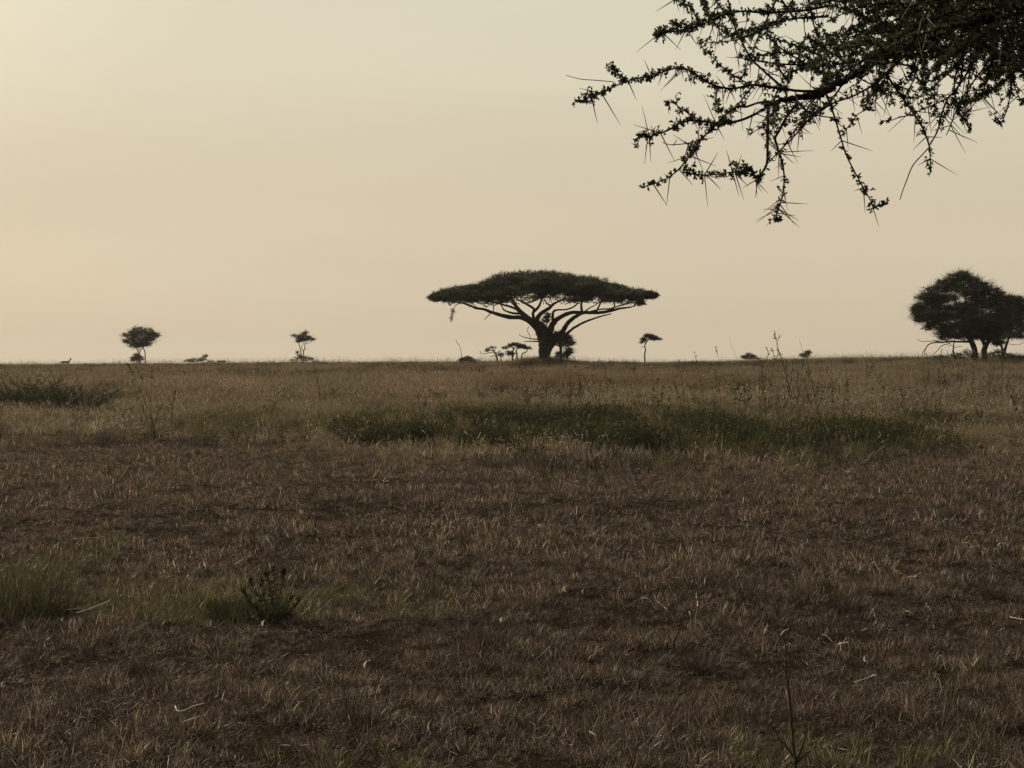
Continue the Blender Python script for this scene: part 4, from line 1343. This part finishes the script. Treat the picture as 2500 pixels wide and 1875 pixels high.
weed('tall_weed', 'weed with two knobbly leafy tops, just left of the tallest weed', 'weed',
     [[(1872, 1010), (1868, 960), (1862, 900), (1876, 868), (1872, 848)], [(1874, 1000), (1882, 930), (1890, 880), (1884, 849)], [(1866, 1000), (1860, 930), (1858, 885), (1862, 878)], [(1886, 890), (1898, 868), (1896, 852)]],
     None, [(0, .62, 1, 26), (1, .62, 1, 26), (2, .6, 1, 10), (3, .4, 1, 12), (0, 0, .5, 20), (1, 0, .5, 16)], WS, .0075, .05)
weed('bare_stalk', 'weed with a long bare whip tip crossing the skyline beside the tiny tiered tree', 'weed',
     [[(1942, 1000), (1955, 945), (1961, 890), (1961, 860), (1953, 828)], [(1950, 1000), (1946, 940), (1950, 905)], [(1952, 990), (1968, 930)]],
     None, [(0, .05, .7, 46), (1, .1, 1, 30), (2, .2, 1, 20)], WS, .007, .055)
weed('tall_weed', 'thin weed with forked leafy tip, between the tiny tiered tree and the dense acacia', 'weed',
     [[(2066, 960), (2066, 920), (2064, 890), (2056, 868)], [(2066, 900), (2062, 880), (2066, 868)]], None, [(0, .6, 1, 12), (1, .4, 1, 6)], WS, .006, .04)
weed('tall_weed', 'dark leafy weed standing before the forked trunk near the right edge', 'weed',
     [[(2440, 985), (2444, 940), (2446, 905), (2444, 880)], [(2455, 985), (2460, 940), (2462, 915)], [(2470, 1000), (2474, 955), (2472, 930)], [(2430, 990), (2424, 950)]],
     None, [(0, .2, 1, 60), (1, .3, 1, 20), (2, .3, 1, 20), (3, .2, 1, 20)], WS, .006, .065)
weed('tall_weed', 'dry branching weed of several dark stems before the round-crowned tree', 'weed',
     [[(378, 1072), (368, 1020), (340, 950), (318, 905), (308, 886)], [(378, 1070), (368, 1000), (352, 940), (334, 896)], [(380, 1070), (368, 1010), (370, 950), (370, 893)], [(372, 1050), (348, 1000), (330, 955), (318, 930)], [(376, 1060), (385, 1000), (378, 950)]],
     None, [(0, .6, 1, 34), (1, .7, 1, 18), (2, .8, 1, 22), (3, .5, 1, 12)], None, .0055, .05)
weed('tall_weed', 'short upright dry weed next to the branching dry weed on the left', 'weed',
     [[(413, 1062), (418, 1010), (424, 970), (425, 955)], [(420, 1062), (422, 1015), (419, 985)]], None, [(0, .5, 1, 22), (1, .5, 1, 10)], None, .0055, .05)
weed('tall_weed', 'curving weed set with small paired leaves, below the slender little tree', 'weed',
     [[(790, 1010), (784, 985), (778, 950), (774, 920), (768, 895), (764, 882)], [(784, 1005), (766, 985), (760, 1000)]], None, [(0, .1, 1, 70), (1, .2, 1, 20)], None, .0055, .05)
weed('leafy_sprig', 'dark broad-leaved sprig in the green band under the leaning weed', 'weed',
     [[(1793, 990), (1790, 960), (1782, 940)], [(1795, 985), (1800, 950), (1806, 935)], [(1788, 985), (1776, 955)]], None, [(0, .4, 1, 26), (1, .4, 1, 22), (2, .4, 1, 16)], WS, .006, .09, .6)
weed('leafy_sprig', 'small dark sprig with drooping broad leaves, right of the other sprig in the green band', 'weed',
     [[(1832, 1005), (1822, 985), (1812, 978)], [(1834, 1005), (1830, 980), (1836, 970)]], None, [(0, .5, 1, 18), (1, .5, 1, 12)], WS, .006, .09, .6)
weed('bare_stalk', 'long slanting bare stalk crossing the russet grass in front of the wide acacia', 'weed',
     [[(1468, 1025), (1452, 985), (1432, 935), (1412, 890), (1398, 868)], [(1445, 965), (1428, 940)]], None, [(0, .3, .6, 12)], WS, .006, .05)
weed('bare_stalk', 'upright thin stalk crossing the skyline left of the wide acacia trunk', 'weed',
     [[(1177, 1000), (1180, 950), (1181, 905), (1175, 872), (1171, 858)], [(1178, 985), (1172, 960)]], None, [(0, .05, .35, 16)], WS, .0055, .05)
weed('bare_stalk', 'thin stalk with a hooked dry flower head before the wide acacia trunk', 'weed',
     [[(1334, 1000), (1335, 950), (1333, 915), (1330, 900)]], None, [(0, .8, 1, 6)], WS, .0055, .04)

# the many other dark stems of the band
for k in range(70):
    px = rng.choice([rng.uniform(960, 2490), rng.normal(1500, 160), rng.normal(1950, 150), rng.normal(2360, 70)], p=[.4, .25, .2, .15])
    px = float(np.clip(px, 930, 2495))
    py = rng.uniform(985, 1062)
    h_ = rng.uniform(60, 150) * (1 if px > 1100 else .8)
    lean_ = rng.normal(-8, 16)
    pp = [[(px, py), (px + lean_ * .35 + rng.normal(0, 2), py - h_ * .5), (px + lean_, py - h_)]]
    lf = [(0, .15, 1, int(rng.integers(8, 26)))]
    if rng.random() < .6:
        s = rng.choice([-1, 1])
        pp.append([(px + lean_ * .2, py - h_ * .35), (px + lean_ * .3 + s * 8, py - h_ * .6), (px + lean_ * .4 + s * rng.uniform(8, 18), py - h_ * .8)])
        lf.append((1, .5, 1, 8))
    weed('dry_weed', 'one of the many thin dark weed stems sticking up out of the green band', 'weed', pp, None, lf, 'thin dark weed stems of the green band', .006, .07)

# dark bush on the left
d = d_at(120, 1006)
x, y, _ = W(115, 1006, d)
root = thing('spiny_bush', 'low dark green bush with feathery spiny shoots in the dry grass at the left edge', 'bush', (x, y, float(ground(x, y))))
sb, fb = MB(), MB()
for q in range(260):
    px0 = rng.uniform(-50, 240)
    base = W(px0, 1004, d)
    base[1] += rng.normal(0, .5)
    base[2] = float(ground(base[0], base[1])) - .03
    hump = .72 + .5 * math.exp(-((px0 - 75) / 70) ** 2) + .3 * math.exp(-((px0 - 190) / 40) ** 2)
    a = rng.uniform(0, 6.28)
    L = hump * (rng.uniform(.8, 1.35) if q % 12 else rng.uniform(1.4, 1.75))
    v = unit(np.array([math.cos(a) * .9, math.sin(a) * .6, rng.uniform(.6, 1.3)]))
    t = np.linspace(0, 1, 6)[:, None]
    Q = base + v * L * t + np.array([v[0], v[1], -.5]) * (t ** 2) * L * .25
    tube(sb, Q, np.linspace(.006, .002, 6), 4)
    n = 70
    tt = rng.uniform(.1, 1, n) * 5
    P = np.stack([np.interp(tt, np.arange(6), Q[:, k]) for k in range(3)], 1)
    leaves(fb, P, unit(rand_dirs(n, .6) + v * .8 + [0, 0, .2]), rng.uniform(.05, .12, n), rng.uniform(.008, .016, n), rng.random(n))
sb.obj('stems', M['weed_stem'], root, root.location)
fb.obj('foliage', M['leaf_far'], root, root.location)


def tussock(name, label, px, py, n, rad, h0, h1, material, group=None, w=.004, lean=.35):
    d = d_at(px, py)
    x, y, _ = W(px, py, d)
    z = float(ground(x, y))
    mb = MB()
    r = rad * np.sqrt(rng.random(n))
    a = rng.random(n) * 6.283
    xy = np.stack([x + r * np.cos(a), y + r * np.sin(a)], 1)
    b3 = np.column_stack([xy, ground(xy[:, 0], xy[:, 1]) - .012])
    ribbons(mb, b3, a + rng.normal(0, .8, n), np.abs(rng.normal(0, lean, n)), np.abs(rng.normal(0, .5, n)), rng.uniform(h0, h1, n), rng.uniform(.6, 1.2, n) * w, rng.random(n))
    o = mb.obj(name, M[material], None, (x, y, z))
    return tag(o, label, 'grass tuft', group)


tussock('grass_tussock', 'tall loose olive grass tussock at the left edge beside the fresh green patch', 28, 1508, 460, .36, .16, .62, 'olive', None, .0042, .34)
tussock('grass_tussock', 'lower dark green tussock right of the tall one at the left edge', 112, 1502, 300, .20, .10, .30, 'olive', None, .005, .45)
tussock('grass_tussock', 'dark green tussock, leaves and shadow in one, at the foot of the leafy weed', 608, 1512, 640, .25, .07, .2, 'bush_leaf', None, .007, .5)  # dark blades for short leaves and for the shadow in the hollow
tussock('grass_tussock', 'small bright green tussock between the leafy weed and the fresh green patch', 512, 1482, 200, .13, .07, .2, 'green', None, .008, .45)
for px, py, sz in ((1490, 1243, 1), (702, 1345, 1.15), (222, 1402, 1), (1715, 1640, 1.25), (1200, 1582, 1.3), (352, 1650, 1), (2065, 1490, 1.2), (2440, 1460, 1.4), (212, 1738, 1.1), (2120, 1560, 1.0), (930, 1632, .8), (870, 1775, 1.2)):
    tussock('grass_tuft', 'dark tuft of old dry grass, shade in its colour, in the short brown grass', px, py, int(330 * sz), .08 * sz, .06, .15 * min(sz, 1.2), 'dark_tuft', 'dark tufts of old grass in the near plain', .003, .6)  # dark tone covers both old grass and the shaded hollows

# leafy weed of the near grass
weed('leafy_weed', 'dark green leafy weed with several whorled stems in the near grass', 'weed',
     [[(672, 1512), (680, 1470), (688, 1420), (690, 1392)], [(670, 1512), (662, 1460), (655, 1425), (648, 1400)], [(668, 1512), (640, 1470), (622, 1440), (612, 1412)], [(676, 1512), (704, 1475), (712, 1450)], [(672, 1505), (674, 1450), (668, 1385)], [(665, 1512), (630, 1490), (600, 1475)], [(655, 1512), (618, 1478), (590, 1442)], [(684, 1512), (716, 1488), (730, 1462)], [(660, 1512), (640, 1462), (634, 1418)]],
     None, [(0, .2, 1, 80), (1, .2, 1, 70), (2, .3, 1, 60), (3, .2, 1, 64), (4, .3, 1, 60), (5, .1, 1, 70), (6, .2, 1, 66), (7, .2, 1, 60), (8, .3, 1, 60), (6, .9, 1, 20), (8, .9, 1, 20), (0, .86, 1, 44), (1, .9, 1, 26), (2, .9, 1, 20), (4, .92, 1, 24)], None, .003, .028, .32, None, M['bush_leaf'], .06)
# near stalks at the bottom edge
weed('dry_stalk', 'tall dark dry stalk with a feathery seed plume at the bottom right', 'weed',
     [[(1946, 1905), (1940, 1840), (1930, 1760), (1920, 1680), (1912, 1600), (1906, 1528)], [(1941, 1845), (1915, 1810), (1882, 1762)], [(1941, 1850), (1958, 1815), (1972, 1768)], [(1944, 1858), (1962, 1834), (1978, 1822)]],
     5.75, [], None, .006, .02)
r_ = bpy.data.objects[[o.name for o in COL.objects if o.name.startswith('dry_stalk')][-1]]
pl = MB()
base = W(1906, 1530, 5.75)
for q in range(70):
    t = q / 70
    p = base + np.array([-.055 * t + .01, rng.normal(0, .008), .085 * t])
    spikes(pl, p[None], unit(np.array([[-.8, .1, .55]]) + rng.normal(0, .45, (1, 3))), rng.uniform(.025, .05), .0022, rng.random())
pl.obj('seed_plume', M['tall'], r_, tuple(base))
weed('dry_stalk', 'second dark stalk, shorter, close to the tall plumed stalk at the bottom right', 'weed', [[(1926, 1900), (1918, 1850), (1908, 1782)]], 5.8, [], None, .003, .02)
weed('dry_stalk', 'crooked dark forked stalk near the bottom right corner', 'weed', [[(2290, 1850), (2300, 1810), (2322, 1765), (2340, 1720), (2344, 1675)], [(2300, 1812), (2318, 1795), (2336, 1790)]], 6.2, [], None, .0032, .02)
weed('dry_stalk', 'straight slanting dark stalk at the bottom edge right of centre', 'weed', [[(1538, 1895), (1552, 1830), (1568, 1752)], [(1546, 1860), (1530, 1810)]], 5.8, [], None, .0032, .02)
weed('dry_stalk', 'thin straight stalk at the bottom edge near the view centre', 'weed', [[(1308, 1895), (1309, 1840), (1310, 1770)]], 5.8, [], None, .0025, .02)
weed('dry_stalk', 'thin dark upright stalk at the bottom edge left of centre', 'weed', [[(668, 1895), (668, 1830), (664, 1742)]], 5.8, [], None, .0028, .02)
weed('dry_stalk', 'pair of slender brown stalks leaning together between the left stalk and the view centre', 'weed', [[(1155, 1800), (1150, 1750), (1147, 1700)], [(1158, 1800), (1162, 1752), (1160, 1704)]], 6.35, [], None, .0022, .02, depth=.02)


# pale curled dead leaves and straws lying on the grass
def curl_leaf(label, px, py, ln, wd, rot, up):
    d = d_at(px, py)
    x, y, _ = W(px, py, d)
    z = float(ground(x, y)) + up
    n = 9
    t = np.linspace(0, 1, n)
    ang = rng.uniform(.6, 1.4) * (t - .5) * 2 + rot
    st = ln / n
    q = np.cumsum(np.stack([np.sin(ang), np.zeros(n), np.cos(ang)], 1) * st, 0)
    w_ = wd * np.sin(np.pi * np.clip(t * .9 + .08, 0, 1)) + .001
    side = np.array([.55, .8, .1])
    ctr = q + np.array([x, y, z]) - q.mean(0) + [0, 0, ln * .3]
    bulge = np.array([0, -.3, .1])
    V = np.concatenate([ctr - side * w_[:, None] / 2, ctr + bulge * w_[:, None] * .6, ctr + side * w_[:, None] / 2])
    f = []
    for i in range(n - 1):
        f += [[i, i + 1, n + i + 1, n + i], [n + i, n + i + 1, 2 * n + i + 1, 2 * n + i]]
    mb = MB()
    mb.add(V, np.array(f), rng.random())
    o = mb.obj('dry_leaf', M['pale'], None, (x, y, z), True)
    tag(o, label, 'dry leaf', 'pale curled dead leaves in the near grass')


for lab, px, py, ln, wd, rot in (
        ('pale curled dead leaf standing below the dark tussock of the leafy weed', 643, 1534, .06, .022, .3),
        ('small cream dead leaf below the left end of the fresh green patch', 153, 1528, .05, .018, -.2),
        ('tall narrow pale dead leaf left of the view centre, beside a dark tuft', 895, 1640, .08, .02, .5),
        ('forked looking pale dead leaf near the middle of the near grass', 1224, 1526, .05, .03, .2),
        ('thin pale dead leaf curled like a hook, right of the view centre', 1379, 1452, .06, .018, -.4),
        ('slim pale dead leaf just right of the hooked one', 1423, 1456, .05, .013, .1),
        ('slanting pale dead leaf just left of the hooked one', 1280, 1466, .06, .016, -.7),
        ('bright small pale dead leaf alone in the right part of the near grass', 2179, 1398, .06, .022, .2),
        ('pale crumpled dead leaf at the right, above a dark hollow', 2292, 1624, .06, .03, .3),
        ('greyish curled dead leaf between the tall plumed stalk and the right edge', 2112, 1625, .06, .022, -.3),
        ('flat buff dead leaf lying below the greyish curled one', 2130, 1668, .06, .03, 1.2),
        ('thin white dead leaf upright near the bottom edge, left of the view centre', 1049, 1800, .09, .008, .0)):
    curl_leaf(lab, px, py, ln, wd, rot, .02)


def straw(label, pts, r):
    d = d_at(*pts[0])
    P = []
    for px, py in pts:
        dd = d_at(px, py)
        w = W(px, py, dd)
        w[2] = float(ground(w[0], w[1])) + .06
        P.append(w)
    P = smooth_path(P, 6)
    mb = MB()
    tube(mb, P, np.linspace(r, r * .6, len(P)), 5, .4)
    o = mb.obj('straw', M['pale'], None, tuple(P[0]), True)
    tag(o, label, 'straw', 'pale straws lying on the near grass')


straw('bent pale straw with a curled end, lying in the grass at the lower left', [(428, 1756), (432, 1768), (448, 1767), (470, 1757), (498, 1748)], .004)
straw('long straight thin straw lying on the grass at the left', [(178, 1330), (218, 1329), (258, 1325)], .0035)
straw('grey straw slanting across the fresh green patch', [(186, 1520), (225, 1506), (268, 1488)], .004)
straw('short pale straw left of the grey slanting straw', [(164, 1511), (198, 1506)], .0035)
straw('short pale straw on the green patch near the leafy weed', [(556, 1490), (580, 1487)], .0035)
straw('pale straw lying just below the green band on the left', [(398, 1063), (428, 1061)], .009)
straw('broken twig lying near the greyish curled dead leaf on the right', [(2085, 1695), (2110, 1687), (2140, 1674)], .0028)
straw('pale straw at the right edge of the near grass', [(2465, 1530), (2500, 1536)], .0045)
